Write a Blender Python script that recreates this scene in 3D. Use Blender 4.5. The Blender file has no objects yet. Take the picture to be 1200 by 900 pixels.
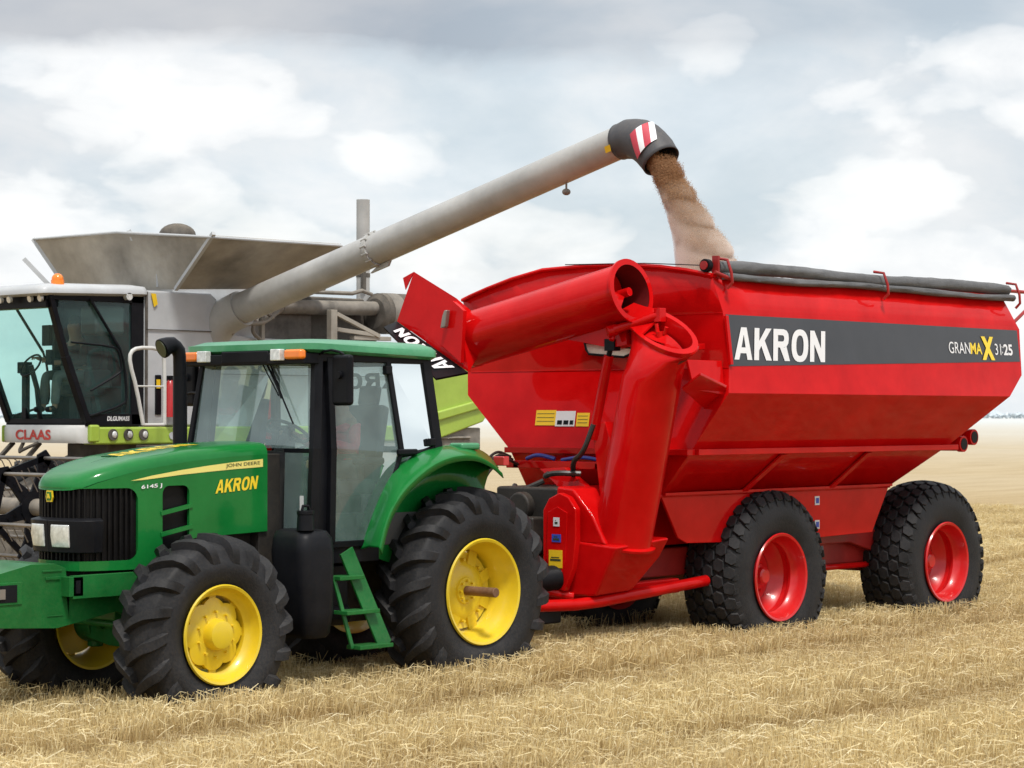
import bpy, bmesh, math, random
import numpy as np
from mathutils import Vector, Matrix, noise
random.seed(7); rng = np.random.default_rng(11)
scene = bpy.context.scene
COL = scene.collection
PI = math.pi
def R(d): return math.radians(d)
def V(*a): return Vector(a)
SOIL = -0.17

# ------------------------------------------------------------------ materials
def lin(c):
    return tuple(((x/255)/12.92 if x/255 <= .04045 else ((x/255+.055)/1.055)**2.4) for x in c)
class NT:
    def __init__(s, name):
        s.m = bpy.data.materials.new(name); s.m.use_nodes = True
        s.t = s.m.node_tree; s.t.nodes.clear()
        s.out = s.t.nodes.new('ShaderNodeOutputMaterial')
    def n(s, typ, **k):
        nd = s.t.nodes.new(typ)
        for a, b in k.items():
            if a.startswith('_'): setattr(nd, a[1:], b)
            else:
                nd.inputs[a.replace('__', ' ')].default_value = b
        return nd
    def l(s, a, b): s.t.links.new(a, b)
    def ramp(s, fac, stops):
        r = s.t.nodes.new('ShaderNodeValToRGB')
        e = r.color_ramp.elements
        while len(e) < len(stops): e.new(.5)
        for i, (p, c) in enumerate(stops):
            e[i].position = p; e[i].color = (c[0], c[1], c[2], 1) if hasattr(c, '__len__') else (c, c, c, 1)
        s.l(fac, r.inputs[0]); return r.outputs[0]
    def mix(s, f, a, b, mode='MIX'):
        m = s.t.nodes.new('ShaderNodeMix'); m.data_type = 'RGBA'; m.blend_type = mode
        for i, x in ((0, f), (6, a), (7, b)):
            if hasattr(x, 'is_linked') or hasattr(x, 'links'): s.l(x, m.inputs[i])
            else: m.inputs[i].default_value = x if i == 0 else (x[0], x[1], x[2], 1)
        return m.outputs[2]
    def math(s, op, a, b=0.0, clamp=False):
        m = s.t.nodes.new('ShaderNodeMath'); m.operation = op; m.use_clamp = clamp
        for i, x in ((0, a), (1, b)):
            if hasattr(x, 'links'): s.l(x, m.inputs[i])
            else: m.inputs[i].default_value = x
        return m.outputs[0]
def paint(name, col, rough=.35, coat=.5, metal=0., dust=.25, var=.12, bump=.0, scale=2.2, dustcol=(170, 150, 120), spec=.5, dents=.0, coatr=.12):
    """painted / moulded surface: colour variation, fine specks, dust that thickens towards the ground"""
    k = NT(name); c = col if max(col) <= 1 else lin(col)
    geo = k.n('ShaderNodeNewGeometry'); sep = k.n('ShaderNodeSeparateXYZ'); k.l(geo.outputs['Position'], sep.inputs[0])
    n1 = k.n('ShaderNodeTexNoise', Scale=scale, Detail=6., Roughness=.6); k.l(geo.outputs['Position'], n1.inputs['Vector'])
    n2 = k.n('ShaderNodeTexNoise', Scale=scale*14, Detail=4., Roughness=.7); k.l(geo.outputs['Position'], n2.inputs['Vector'])
    dark = tuple(x*(1-var*1.6) for x in c); lite = tuple(min(1, x*(1+var)+.004) for x in c)
    base = k.mix(k.ramp(n1.outputs[0], [(.3, 0.), (.7, 1.)]), dark, lite)
    low = k.math('MULTIPLY', k.math('SUBTRACT', 1.6, sep.outputs[2]), .45, True)
    up = k.n('ShaderNodeSeparateXYZ'); k.l(geo.outputs['Normal'], up.inputs[0])
    upf = k.math('MULTIPLY', k.math('MAXIMUM', up.outputs[2], 0.), .5)
    amt = k.math('MULTIPLY', k.math('ADD', k.math('ADD', low, upf), .25), dust)
    fac = k.math('MULTIPLY', amt, k.ramp(n2.outputs[0], [(.35, .25), (.65, 1.)]), True)
    fac = k.math('MULTIPLY', fac, k.ramp(n1.outputs[0], [(.25, .5), (.75, 1.2)]), True)
    base = k.mix(fac, base, lin(dustcol))
    p = k.n('ShaderNodeBsdfPrincipled', Metallic=metal)
    p.inputs['Specular IOR Level'].default_value = spec
    p.inputs['Coat Weight'].default_value = coat; p.inputs['Coat Roughness'].default_value = coatr
    k.l(base, p.inputs['Base Color'])
    rr = k.math('ADD', k.math('MULTIPLY', fac, .5), k.math('ADD', rough-.06, k.math('MULTIPLY', n1.outputs[0], .12)), True)
    k.l(rr, p.inputs['Roughness'])
    if bump or dents:
        b = k.n('ShaderNodeBump', Strength=1., Distance=1.)
        h = k.math('MULTIPLY', n2.outputs[0], bump)
        if dents:
            n3 = k.n('ShaderNodeTexNoise', Scale=1.3, Detail=2.); k.l(geo.outputs['Position'], n3.inputs['Vector'])
            h = k.math('ADD', h, k.math('MULTIPLY', n3.outputs[0], dents))
        k.l(h, b.inputs['Height']); k.l(b.outputs[0], p.inputs['Normal'])
        if dents: k.l(b.outputs[0], p.inputs['Coat Normal'])
    k.l(p.outputs[0], k.out.inputs[0]); return k.m
def glass(name, tint, milky, mcol, rough=.03, refl=.5, frs=1.):
    k = NT(name)
    tr = k.n('ShaderNodeBsdfTransparent'); tr.inputs[0].default_value = (*lin(tint), 1)
    gl = k.n('ShaderNodeBsdfGlossy', Roughness=rough); gl.inputs[0].default_value = (.85, .93, .95, 1)
    df = k.n('ShaderNodeBsdfDiffuse'); df.inputs[0].default_value = (*lin(mcol), 1)
    geo = k.n('ShaderNodeNewGeometry')
    n = k.n('ShaderNodeTexNoise', Scale=2.6, Detail=5., Roughness=.65, Distortion=.6); k.l(geo.outputs['Position'], n.inputs['Vector'])
    fr = k.n('ShaderNodeFresnel', IOR=1.5)
    m1 = k.n('ShaderNodeMixShader'); k.l(k.math('MULTIPLY', k.ramp(n.outputs[0], [(.3, .5), (.7, 1.)]), milky), m1.inputs[0])
    k.l(tr.outputs[0], m1.inputs[1]); k.l(df.outputs[0], m1.inputs[2])
    m2 = k.n('ShaderNodeMixShader'); k.l(k.math('ADD', k.math('MULTIPLY', fr.outputs[0], frs), refl*.12, True), m2.inputs[0])
    k.l(m1.outputs[0], m2.inputs[1]); k.l(gl.outputs[0], m2.inputs[2])
    k.l(m2.outputs[0], k.out.inputs[0]); return k.m
M = {}
M['red'] = paint('red_paint', (.58, .0010, .0018), .32, .34, dust=.012, var=.10, dents=.005, coatr=.045, spec=.03)
M['red_dark'] = paint('dark_red_paint', (.34, .002, .003), .5, .15, dust=.08, var=.2)
M['red_shaded'] = paint('shaded_red_paint', (.12, .001, .002), .5, .1, dust=.02, var=.3)  # darker copy of the red, shade inside the auger tubes put into colour
M['red_rim'] = paint('red_rim_paint', (.62, .002, .006), .32, .3, dust=.04, var=.08)
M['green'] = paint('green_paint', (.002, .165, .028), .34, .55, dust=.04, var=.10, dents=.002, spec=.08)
M['green_roof'] = paint('pale_green_paint', (.035, .27, .11), .42, .4, dust=.22, var=.1, dustcol=(190, 205, 190))  # paler green than the hood, palest on upward faces
M['green_matt'] = paint('green_casting_paint', (.003, .135, .026), .42, .25, dust=.08, var=.2, bump=.002, spec=.12)
M['yellow'] = paint('yellow_paint', (.78, .56, .008), .36, .4, dust=.14, var=.08)
M['stripe'] = paint('pale_yellow_decal', (.85, .74, .20), .4, .3, dust=.1, var=.03)
M['ltext'] = paint('yellow_lettering', (.92, .66, .02), .4, .2, dust=.05, var=.03)
M['black'] = paint('black_plastic', (.004, .005, .008), .42, .0, dust=.02, var=.2, spec=.14)
M['blackgrille'] = paint('black_grille', (.003, .003, .004), .38, .0, dust=.03, var=.3, spec=.15)
M['rubber'] = paint('tyre_rubber', (.0085, .010, .014), .55, 0., dust=.20, var=.35, bump=.003, scale=3., dustcol=(112, 104, 94), spec=.28)
M['blackpaint'] = paint('dark_machinery', (.010, .009, .009), .6, 0., dust=.15, var=.4)
M['hose'] = paint('black_hose', (.012, .012, .013), .4, .1, dust=.15)
M['bluehose'] = paint('blue_hose', (.01, .05, .35), .4, .1, dust=.1)
M['steel'] = paint('worn_steel', (.28, .26, .24), .4, 0., metal=.7, dust=.3, var=.2)
M['rust'] = paint('rusty_shaft', (.16, .07, .035), .6, 0., metal=.3, dust=.3, var=.3)
M['banner'] = paint('dark_grey_banner', (.026, .027, .034), .32, .35, dust=.05, var=.30, scale=.45)
M['white'] = paint('white_lettering', (.82, .82, .84), .4, .1, dust=.03, var=.03)
M['tarp'] = paint('grey_tarpaulin', (.10, .105, .115), .6, .05, dust=.2, var=.25, bump=.01, scale=3)
M['cgrey'] = paint('light_grey_panel', (.50, .525, .55), .45, .15, dust=.35, var=.08)
M['tube'] = paint('dusty_grey_tube', (.43, .43, .42), .45, .1, dust=.3, var=.16, scale=1.6, dents=.003)
M['hopper'] = paint('dusty_hopper_panel', (.37, .345, .30), .6, 0., dust=.6, var=.36, scale=1.0, dustcol=(150, 130, 105))
M['lime'] = paint('lime_green_paint', (.34, .50, .045), .4, .3, dust=.4, var=.08, dustcol=(205, 205, 150))
M['cwhite'] = paint('white_belt_panel', (.66, .66, .64), .45, .2, dust=.25, var=.08)
M['crtext'] = paint('red_lettering', (.55, .03, .02), .5, .1, dust=.1)
M['dustygrey'] = paint('dusty_grey_metal', (.20, .19, .175), .6, 0., dust=.6, var=.3, scale=4)
M['dustydark'] = paint('dusty_dark_metal', (.075, .07, .065), .65, 0., dust=.5, var=.4, scale=5)
M['spoutgrey'] = paint('grey_rubber_spout', (.045, .048, .058), .55, 0., dust=.2, var=.2)
M['hazred'] = paint('hazard_red', (.5, .03, .06), .5, .1, dust=.1)
M['orange'] = paint('orange_lens', (1., .22, .01), .2, .6, dust=.02)
M['lens'] = paint('clear_lamp_lens', (.75, .76, .74), .15, .9, metal=.2, dust=.05, var=.2, scale=20)
M['dk'] = paint('dark_lettering', (.03, .05, .02), .5, .1, dust=.05)
M['seat'] = paint('seat_fabric', (.035, .04, .05), .8, 0., dust=.2)
M['interior'] = paint('cab_interior', (.06, .065, .07), .7, 0., dust=.25)
M['cream'] = paint('cab_panel', (.24, .22, .16), .6, 0., dust=.3)
M['sticker_y'] = paint('yellow_sticker', (.85, .55, .01), .5, .1, dust=.03, var=.03)
M['sticker_w'] = paint('white_sticker', (.7, .7, .72), .5, .1, dust=.03, var=.03)
M['sticker_b'] = paint('blue_sticker', (.03, .07, .45), .5, .1, dust=.03, var=.03)
M['skin'] = paint('skin', (.40, .20, .12), .55, 0., dust=0., var=.06)
M['shirtred'] = paint('red_shirt_cloth', (.80, .10, .14), .8, 0., dust=0., var=.15, scale=8)
M['shirtdark'] = paint('dark_shirt_cloth', (.04, .04, .035), .8, 0., dust=0., var=.2, scale=8)
M['jeans'] = paint('grey_trouser_cloth', (.18, .19, .18), .8, 0., dust=0., var=.15, scale=8)
M['hair'] = paint('dark_hair', (.02, .014, .01), .7, 0., dust=0.)
M['extred'] = paint('extinguisher_red', (.5, .015, .02), .3, .4, dust=.1)
M['glass'] = glass('cab_glass', (226, 240, 240), .20, (200, 232, 230), refl=.2)  # pale diffuse share imitates sky and straw reflected in the cab panes
M['glass_front'] = glass('windshield_glass', (226, 244, 242), .25, (205, 238, 236), refl=.5)  # a little more of the same painted reflection
M['glass2'] = glass('harvester_glass', (218, 244, 240), .08, (170, 225, 220), refl=-.15, frs=.45)
M['winglass'] = glass('hopper_window', (190, 190, 185), .95, (225, 222, 212))

# ------------------------------------------------------------------ mesh building
WL = {}
def tag(o, label=None, cat=None, group=None, kind=None):
    if label: o['label'] = label
    if cat: o['category'] = cat
    if group: o['group'] = group
    if kind: o['kind'] = kind
    return o
def empty(name, loc, label=None, cat=None, group=None):
    o = bpy.data.objects.new(name, None); COL.objects.link(o); o.location = loc; o.empty_display_size = .3
    WL[o.name] = Vector(loc); return tag(o, label, cat, group)
class MB:
    def __init__(s): s.v = []; s.f = []; s.mi = []
    def add(s, vs, fs, mi=0):
        b = len(s.v); s.v += [Vector(p) for p in vs]; s.f += [tuple(i+b for i in f) for f in fs]; s.mi += [mi]*len(fs); return s
    def bx(s, x0, x1, y0, y1, z0, z1, mi=0):
        return s.add([(x, y, z) for x in (x0, x1) for y in (y0, y1) for z in (z0, z1)],
                     [(0, 1, 3, 2), (4, 6, 7, 5), (0, 4, 5, 1), (2, 3, 7, 6), (0, 2, 6, 4), (1, 5, 7, 3)], mi)
    def beam(s, p0, p1, w, h, up=(0, 0, 1), mi=0):
        p0, p1 = Vector(p0), Vector(p1); d = (p1-p0).normalized(); a = d.cross(Vector(up)).normalized(); b = a.cross(d)
        vs = [p+a*i*w/2+b*j*h/2 for p in (p0, p1) for i, j in ((-1, -1), (1, -1), (1, 1), (-1, 1))]
        return s.add(vs, [(0, 1, 2, 3), (7, 6, 5, 4), (0, 4, 5, 1), (1, 5, 6, 2), (2, 6, 7, 3), (3, 7, 4, 0)], mi)
    def prism(s, pts, vec, mi=0):
        n = len(pts); vec = Vector(vec); vs = [Vector(p) for p in pts]; vs = vs+[p+vec for p in vs]
        fs = [tuple(range(n)), tuple(range(2*n-1, n-1, -1))]+[(i, (i+1) % n, (i+1) % n+n, i+n) for i in range(n)]
        return s.add(vs, fs, mi)
    def prismY(s, xz, y0, y1, mi=0): return s.prism([(x, y0, z) for x, z in xz], (0, y1-y0, 0), mi)
    def prismX(s, yz, x0, x1, mi=0): return s.prism([(x0, y, z) for y, z in yz], (x1-x0, 0, 0), mi)
    def poly(s, pts, mi=0): return s.add(pts, [tuple(range(len(pts)))], mi)
    def loft(s, rings, closed=True, caps=True, mi=0):
        n = len(rings[0]); vs = [p for r in rings for p in r]; fs = []
        for k in range(len(rings)-1):
            for i in range(n if closed else n-1):
                j = (i+1) % n; fs.append((k*n+i, k*n+j, (k+1)*n+j, (k+1)*n+i))
        if caps and closed: fs += [tuple(range(n-1, -1, -1)), tuple(range((len(rings)-1)*n, len(rings)*n))]
        return s.add(vs, fs, mi)
    def tube(s, pts, r, n=10, caps=True, mi=0, smooth=0):
        P = [Vector(p) for p in pts]
        for _ in range(smooth):
            Q = [P[0]]
            for a, b in zip(P, P[1:]): Q += [a*.75+b*.25, a*.25+b*.75]
            P = Q+[P[-1]]
        rs = r if hasattr(r, '__len__') else [r]*len(P)
        if len(rs) != len(P): rs = [rs[min(len(rs)-1, int(i*len(rs)/len(P)))] for i in range(len(P))]
        rings = []; pa = None
        for i, p in enumerate(P):
            d = ((P[min(i+1, len(P)-1)]-P[max(i-1, 0)])).normalized()
            if pa is None: pa = d.orthogonal().normalized()
            a = (pa-d*pa.dot(d)).normalized(); b = d.cross(a); pa = a
            rings.append([p+(a*math.cos(t)+b*math.sin(t))*rs[i] for t in [2*PI*q/n for q in range(n)]])
        return s.loft(rings, True, caps, mi)
    def cyl(s, p0, p1, r0, r1=None, n=24, mi=0, caps=True): return s.tube([p0, p1], [r0, r0 if r1 is None else r1], n, caps, mi)
    def lathe(s, prof, c=(0, 0, 0), n=48, mi=0, closed=False):
        """revolve (a, r) about the y axis through c"""
        c = Vector(c); m = len(prof); vs = []; fs = []
        for i in range(n):
            t = 2*PI*i/n
            for a, r in prof: vs.append(c+V(-r*math.sin(t), a, r*math.cos(t)))
        for i in range(n):
            j = (i+1) % n
            for q in range(m if closed else m-1):
                w = (q+1) % m; fs.append((i*m+q, i*m+w, j*m+w, j*m+q))
        return s.add(vs, fs, mi)
    def sphere(s, c, r, sx=1, sy=1, sz=1, n=12, mi=0):
        c = Vector(c); rings = []
        for k in range(1, n):
            t = PI*k/n
            rings.append([c+V(r*sx*math.sin(t)*math.cos(a), r*sy*math.sin(t)*math.sin(a), r*sz*math.cos(t)) for a in [2*PI*q/(2*n) for q in range(2*n)]])
        return s.loft(rings, True, True, mi)
    def build(s, name, mats, parent=None, bevel=0, ang=32, flat=False, origin=None, local=False, seg=2, solid=0, normals=True):
        mats = mats if isinstance(mats, (list, tuple)) else [mats]
        if local: c = Vector((0, 0, 0))
        elif origin is not None: c = Vector(origin)
        else:
            lo = Vector([min(p[i] for p in s.v) for i in range(3)]); hi = Vector([max(p[i] for p in s.v) for i in range(3)]); c = (lo+hi)/2
            if parent is None: c.z = lo.z
        me = bpy.data.meshes.new(name); me.from_pydata([p-c for p in s.v], [], s.f)
        for q in mats: me.materials.append(M[q])
        if len(mats) > 1: me.polygons.foreach_set('material_index', s.mi)
        if normals:
            bm = bmesh.new(); bm.from_mesh(me); bmesh.ops.recalc_face_normals(bm, faces=bm.faces); bm.to_mesh(me); bm.free()
        if not flat:
            me.polygons.foreach_set('use_smooth', [True]*len(me.polygons)); me.set_sharp_from_angle(angle=R(ang))
        o = bpy.data.objects.new(name, me); COL.objects.link(o)
        if parent is not None:
            o.parent = parent; o.location = c-(WL[parent.name] if not local else Vector((0, 0, 0)))
        else: o.location = c
        WL[o.name] = c if not local else (WL[parent.name]+c if parent is not None else c)
        if solid:
            md = o.modifiers.new('thickness', 'SOLIDIFY'); md.thickness = solid; md.offset = -1
        if bevel:
            md = o.modifiers.new('edges', 'BEVEL'); md.width = bevel; md.segments = seg; md.limit_method = 'ANGLE'; md.angle_limit = R(35); md.harden_normals = True
        return o
def text2d(s, bold=0., res=5):
    cu = bpy.data.curves.new('t', 'FONT'); cu.body = s; cu.size = 1; cu.offset = bold; cu.resolution_u = res; cu.fill_mode = 'BOTH'
    ob = bpy.data.objects.new('t', cu); COL.objects.link(ob)
    dg = bpy.context.evaluated_depsgraph_get(); me = ob.evaluated_get(dg).to_mesh()
    vs = [(v.co.x, v.co.y) for v in me.vertices]; fs = [tuple(p.vertices) for p in me.polygons]
    ob.evaluated_get(dg).to_mesh_clear(); bpy.data.objects.remove(ob); bpy.data.curves.remove(cu)
    x0 = min(v[0] for v in vs); x1 = max(v[0] for v in vs); y0 = min(v[1] for v in vs); y1 = max(v[1] for v in vs)
    return [((a-x0)/(x1-x0), (b-y0)/(y1-y0)) for a, b in vs], fs
def bold_letters(s):
    """heavy sans capitals built from pieces that do not overlap"""
    def strip(o, i):
        return [[o[k], o[(k+1) % len(o)], i[(k+1) % len(i)], i[k]] for k in range(len(o))]
    def ell(cx, cy, a, b, e=2.4, n=28):
        out = []
        for k in range(n):
            t = 2*PI*k/n; c, s_ = math.cos(t), math.sin(t)
            out.append((cx+a*math.copysign(abs(c)**(2/e), c), cy+b*math.copysign(abs(s_)**(2/e), s_)))
        return out
    half = [(0, 0), (.27, 0), (.335, .20), (.5, .20), (.5, .38), (.385, .38), (.5, .78), (.5, 1), (.345, 1)]
    G = {'A': (1., [half, [(1-x, y) for x, y in half[::-1]]]),
         'K': (.98, [[(0, 0), (.28, 0), (.28, 1), (0, 1)], [(.28, .30), (.40, .45), (.70, 0), (1.03, 0), (.60, .62), (.99, 1), (.66, 1), (.28, .60)]]),
         'N': (.92, [[(0, 0), (.28, 0), (.28, 1), (0, 1)], [(.72, 0), (1, 0), (1, 1), (.72, 1)], [(.28, 1), (.28, .56), (.72, 0), (.72, .44)]]),
         'O': (1., strip(ell(.5, .5, .5, .52), ell(.5, .5, .22, .33)))}
    ro = [(.28, 1), (.62, 1), (.80, .96), (.91, .86), (.94, .71), (.91, .56), (.80, .46), (.62, .42), (.28, .42)]
    ri = [(.28, .81), (.54, .81), (.60, .80), (.64, .77), (.655, .71), (.64, .65), (.60, .62), (.54, .61), (.28, .61)]
    G['R'] = (.96, [[(0, 0), (.28, 0), (.28, 1), (0, 1)]]+[[ro[k], ro[k+1], ri[k+1], ri[k]] for k in range(8)]+[[(.40, .42), (.66, .42), (.80, .46), (1.02, 0), (.71, 0)]])
    x = 0; vs = []; fs = []
    for ch in s:
        w, polys = G[ch]
        for pl_ in polys:
            b = len(vs); vs += [(x+a*w, c) for a, c in pl_]; fs.append(tuple(range(b, b+len(pl_))))
        x += w+.11
    x -= .11
    return [(a/x, c) for a, c in vs], fs
def put_text(mb, s, fn, bold=.0, mi=0, mirror=False, shear=0.):
    """fn maps (u, v) in 0..1 to a point in the world"""
    vs, fs = bold_letters(s) if s == 'AKRON' else text2d(s, bold)
    mb.add([fn((1-u if mirror else u)+shear*v, v) for u, v in vs], fs, mi); return mb
def frame_fn(o, r, u): 
    o, r, u = Vector(o), Vector(r), Vector(u)
    return lambda a, b: o+r*a+u*b
def place(o, parent, loc):
    o.parent = parent; o.location = Vector(loc)-WL[parent.name]; WL[o.name] = Vector(loc)

# ------------------------------------------------------------------ wheels
def surf(w, Rr, rr, bulge=.04, drop=.05, sh=.40):
    """half profile of a tyre: u 0 crown .. 1 bead ; returns a(u), r(u)"""
    pts = [(0, Rr), (sh*.5*w, Rr-drop*.2), (sh*w, Rr-drop*.7), ((sh+.06)*w, Rr-drop*1.25), (.5*w+bulge*.2, Rr-drop*2.5),
           (.5*w+bulge, Rr-(Rr-rr)*.55), (.5*w+bulge*.4, rr+(Rr-rr)*.22), (.5*w-.02, rr+.015), (.5*w-.035, rr)]
    return pts
def samp(pts, u):
    L = [0]
    for p, q in zip(pts, pts[1:]): L.append(L[-1]+math.hypot(q[0]-p[0], q[1]-p[1]))
    d = u
    for i in range(len(pts)-1):
        if d <= L[i+1] or i == len(pts)-2:
            t = (d-L[i])/(L[i+1]-L[i]); p, q = pts[i], pts[i+1]
            n = Vector((q[1]-p[1], -(q[0]-p[0]))); n = Vector((-n[0], -n[1])).normalized()
            return p[0]+(q[0]-p[0])*t, p[1]+(q[1]-p[1])*t, n
def cr(p, a): # wheel polar -> local coordinates, +angle = rolling direction (heading -x)
    return V(-p[1]*math.sin(a), p[0], p[1]*math.cos(a))
def smooth_prof(pts, it=2):
    P = [Vector(p) for p in pts]
    for _ in range(it):
        Q = [P[0]]
        for a, b in zip(P, P[1:]): Q += [a*.75+b*.25, a*.25+b*.75]
        P = Q+[P[-1]]
    return [(p[0], p[1]) for p in P]
def tyre_body(mb, half, n):
    prof = [(-a, r) for a, r in half[::-1]]+[(a, r) for a, r in half[1:]]
    mb.lathe(prof, n=n)
def ag_tyre(Rr, w, rr, nl, lh, load):
    mb = MB(); half = smooth_prof(surf(w, Rr-lh, rr)); tyre_body(mb, half, 96)
    base = half; ush = .5*w+.12
    for side in (-1, 1):
        for k in range(nl):
            a0 = 2*PI*(k+(0 if side < 0 else .5))/nl; ns = 9; rings = []
            jit = random.uniform(-.004, .004)
            for i in range(ns):
                t = i/(ns-1); u = -.02*w+t*(ush+.02*w)
                a, r, n = samp(base, abs(u)); a = a if u >= 0 else -a
                nv = n if n[1] > 0 or abs(n[0]) > .1 else -n
                if nv[0]*1 < 0 and t > .5: nv = Vector((-nv[0], nv[1]))
                th = (a0+jit)-.46*(t**.8)*(w/Rr)*1.0+.05
                hw = (.036+.020*t)/Rr*.95; h = lh*(1. if t < .70 else max(.06, 1-(t-.70)/.30*.94))
                pts = []
                for (s, hh) in ((-1.35, -.012), (-.95, h), (.95, h), (1.35, -.012)):
                    pa, pr = a+nv[0]*hh, r+nv[1]*hh
                    pts.append(cr((side*pa, pr), th+s*hw*(1.25 if hh < 0 else 1)))
                rings.append(pts)
            mb.loft(rings, True, True)
    for p in mb.v:
        if p.z < -load: p.z = -load-.0+(p.z+load)*.05
        if p.z < -load*.55:
            q = (-p.z-load*.55)/(load*.45); p.y *= 1+.04*q*q
    return mb
def block_tyre(Rr, w, rr, load):
    mb = MB(); lh = .04; half = smooth_prof(surf(w, Rr-lh, rr, bulge=.02, drop=.06, sh=.38)); tyre_body(mb, half, 96)
    rows = [(-.44, .15, 0), (-.27, .16, .5), (-.09, .16, 0), (.09, .16, .5), (.27, .16, 0), (.44, .15, .5)]
    N = 34
    for (c, wd, ph) in rows:
        for k in range(N):
            a0 = 2*PI*(k+ph)/N+random.uniform(-.01, .01); cc = c*w*1.02
            hexa = [(-.5, -.62), (.15, -1.), (.62, -.5), (.5, .62), (-.15, 1.), (-.62, .5)]
            rings = []
            for (h, sc) in ((-.012, 1.06), (lh*.72, 1.0), (lh*.9, .88)):
                ring = []
                for (hx, hy) in hexa:
                    u = cc+hx*wd*w*.98*sc; sgn = 1 if u >= 0 else -1
                    a, r, n = samp(half, abs(u)); nx, ny = abs(n[0])*sgn, abs(n[1])
                    ring.append(cr((sgn*a+nx*h, r+ny*h), a0+hy*PI/N*.90*sc*.98))
                rings.append(ring)
            mb.loft(rings, True, True)
    for sgn in (-1, 1):     # shoulder bars that run down the sidewall
        for k in range(N):
            a0 = 2*PI*(k+.25)/N; rings = []
            for i in range(5):
                u = .50*w+i*.022; a, r, n = samp(half, u); nx, ny = abs(n[0]), abs(n[1]); h = .022*(1-i/4.)+.001
                rings.append([cr((sgn*(a+nx*hh), r+ny*hh), a0+s*.045) for s, hh in ((-1, -.01), (-.8, h), (.8, h), (1, -.01))])
            mb.loft(rings, True, True)
    for p in mb.v:
        if p.z < -load: p.z = -load+(p.z+load)*.05
        if p.z < -load*.5:
            q = (-p.z-load*.5)/(load*.5); p.y *= 1+.04*q*q
    return mb
def bolts(mb, rad, n, a, r=.012, h=.02, mi=0, ph=0):
    for k in range(n):
        t = 2*PI*k/n+ph; p = V(-rad*math.sin(t), a, rad*math.cos(t)); mb.cyl(p, p+V(0, -h, 0), r, n=6, mi=mi)
def wheel_set(name, rootpar, centres, parts, label=None):
    """parts: list of (partname, MB, material, kwargs); first is the wheel disc, the rest its children"""
    out = []
    for idx, (c, sy) in enumerate(centres):
        if idx == 0:
            w = parts[0][1].build(name, parts[0][2], None, local=True, **parts[0][3]); src = [w]
            for nm, mb, mt, kw in parts[1:]:
                ch = mb.build(nm, mt, None, local=True, **kw); ch.parent = w; src.append(ch)
        else:
            w = src[0].copy(); COL.objects.link(w)
            for ch in src[1:]:
                d = ch.copy(); COL.objects.link(d); d.parent = w; d.rotation_euler = ch.rotation_euler
        w.scale = (1, sy, 1)
        place(w, rootpar, c); out.append(w)
        w.rotation_euler = (0, 0, 0)
    return out

# ================================================================== TRACTOR
T = empty('tractor', (-1.6, 0, SOIL), 'green farm tractor with yellow wheels and a glazed cab pulling the red grain cart', 'tractor')
def zt(x):
    P = [(-3.95, 1.78), (-3.87, 1.81), (-3.7, 1.885), (-3.5, 1.94), (-3.3, 1.985), (-2.78, 2.05), (-2.3, 2.085), (-1.92, 2.10)]
    if x <= P[0][0]: return P[0][1]
    for (a, b), (c, d) in zip(P, P[1:]):
        if x <= c: return b+(d-b)*(x-a)/(c-a)
    return P[-1][1]
# hood outline on the near side from the centre of the nose back to the cab (x, halfwidth)
HO = [(-3.885, .0), (-3.882, .12), (-3.865, .22), (-3.82, .305), (-3.73, .365), (-3.60, .41), (-3.45, .44), (-3.28, .455), (-1.92, .465)]
def arc(pts):
    L = [0]
    for p, q in zip(pts, pts[1:]): L.append(L[-1]+math.hypot(q[0]-p[0], q[1]-p[1]))
    return L
HL = arc(HO)
def hat(s):
    for i in range(len(HO)-1):
        if s <= HL[i+1] or i == len(HO)-2:
            t = (s-HL[i])/(HL[i+1]-HL[i]); p, q = HO[i], HO[i+1]
            d = Vector((q[0]-p[0], q[1]-p[1])).normalized(); return p[0]+(q[0]-p[0])*t, p[1]+(q[1]-p[1])*t, Vector((d[1], -d[0]))
def hpt(s, z, side=-1, off=0.):
    x, hw, n = hat(s); 
    nx, ny = -abs(n[0]) if s < HL[7] else 0, abs(n[1]); 
    return V(x+nx*off, side*(hw+ny*off), z)
def s_at_x(x):
    for i in range(len(HO)-1):
        if HO[i][0] <= x <= HO[i+1][0] and i >= 5: return HL[i]+(x-HO[i][0])/(HO[i+1][0]-HO[i][0])*(HL[i+1]-HL[i])
sG1 = s_at_x(-3.345); sV0, sV1 = s_at_x(-3.09), s_at_x(-2.80); sEnd = HL[-1]
zG0, zG1, zV0, zV1 = 1.13, 1.735, 1.18, 1.745
def zbot(s):
    x = hat(s)[0]
    if x < -3.2: return 1.05
    if x < -2.75: return 1.05+(x+3.2)/.45*.24
    return 1.29+(x+2.75)*.03
hood = MB()
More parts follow.
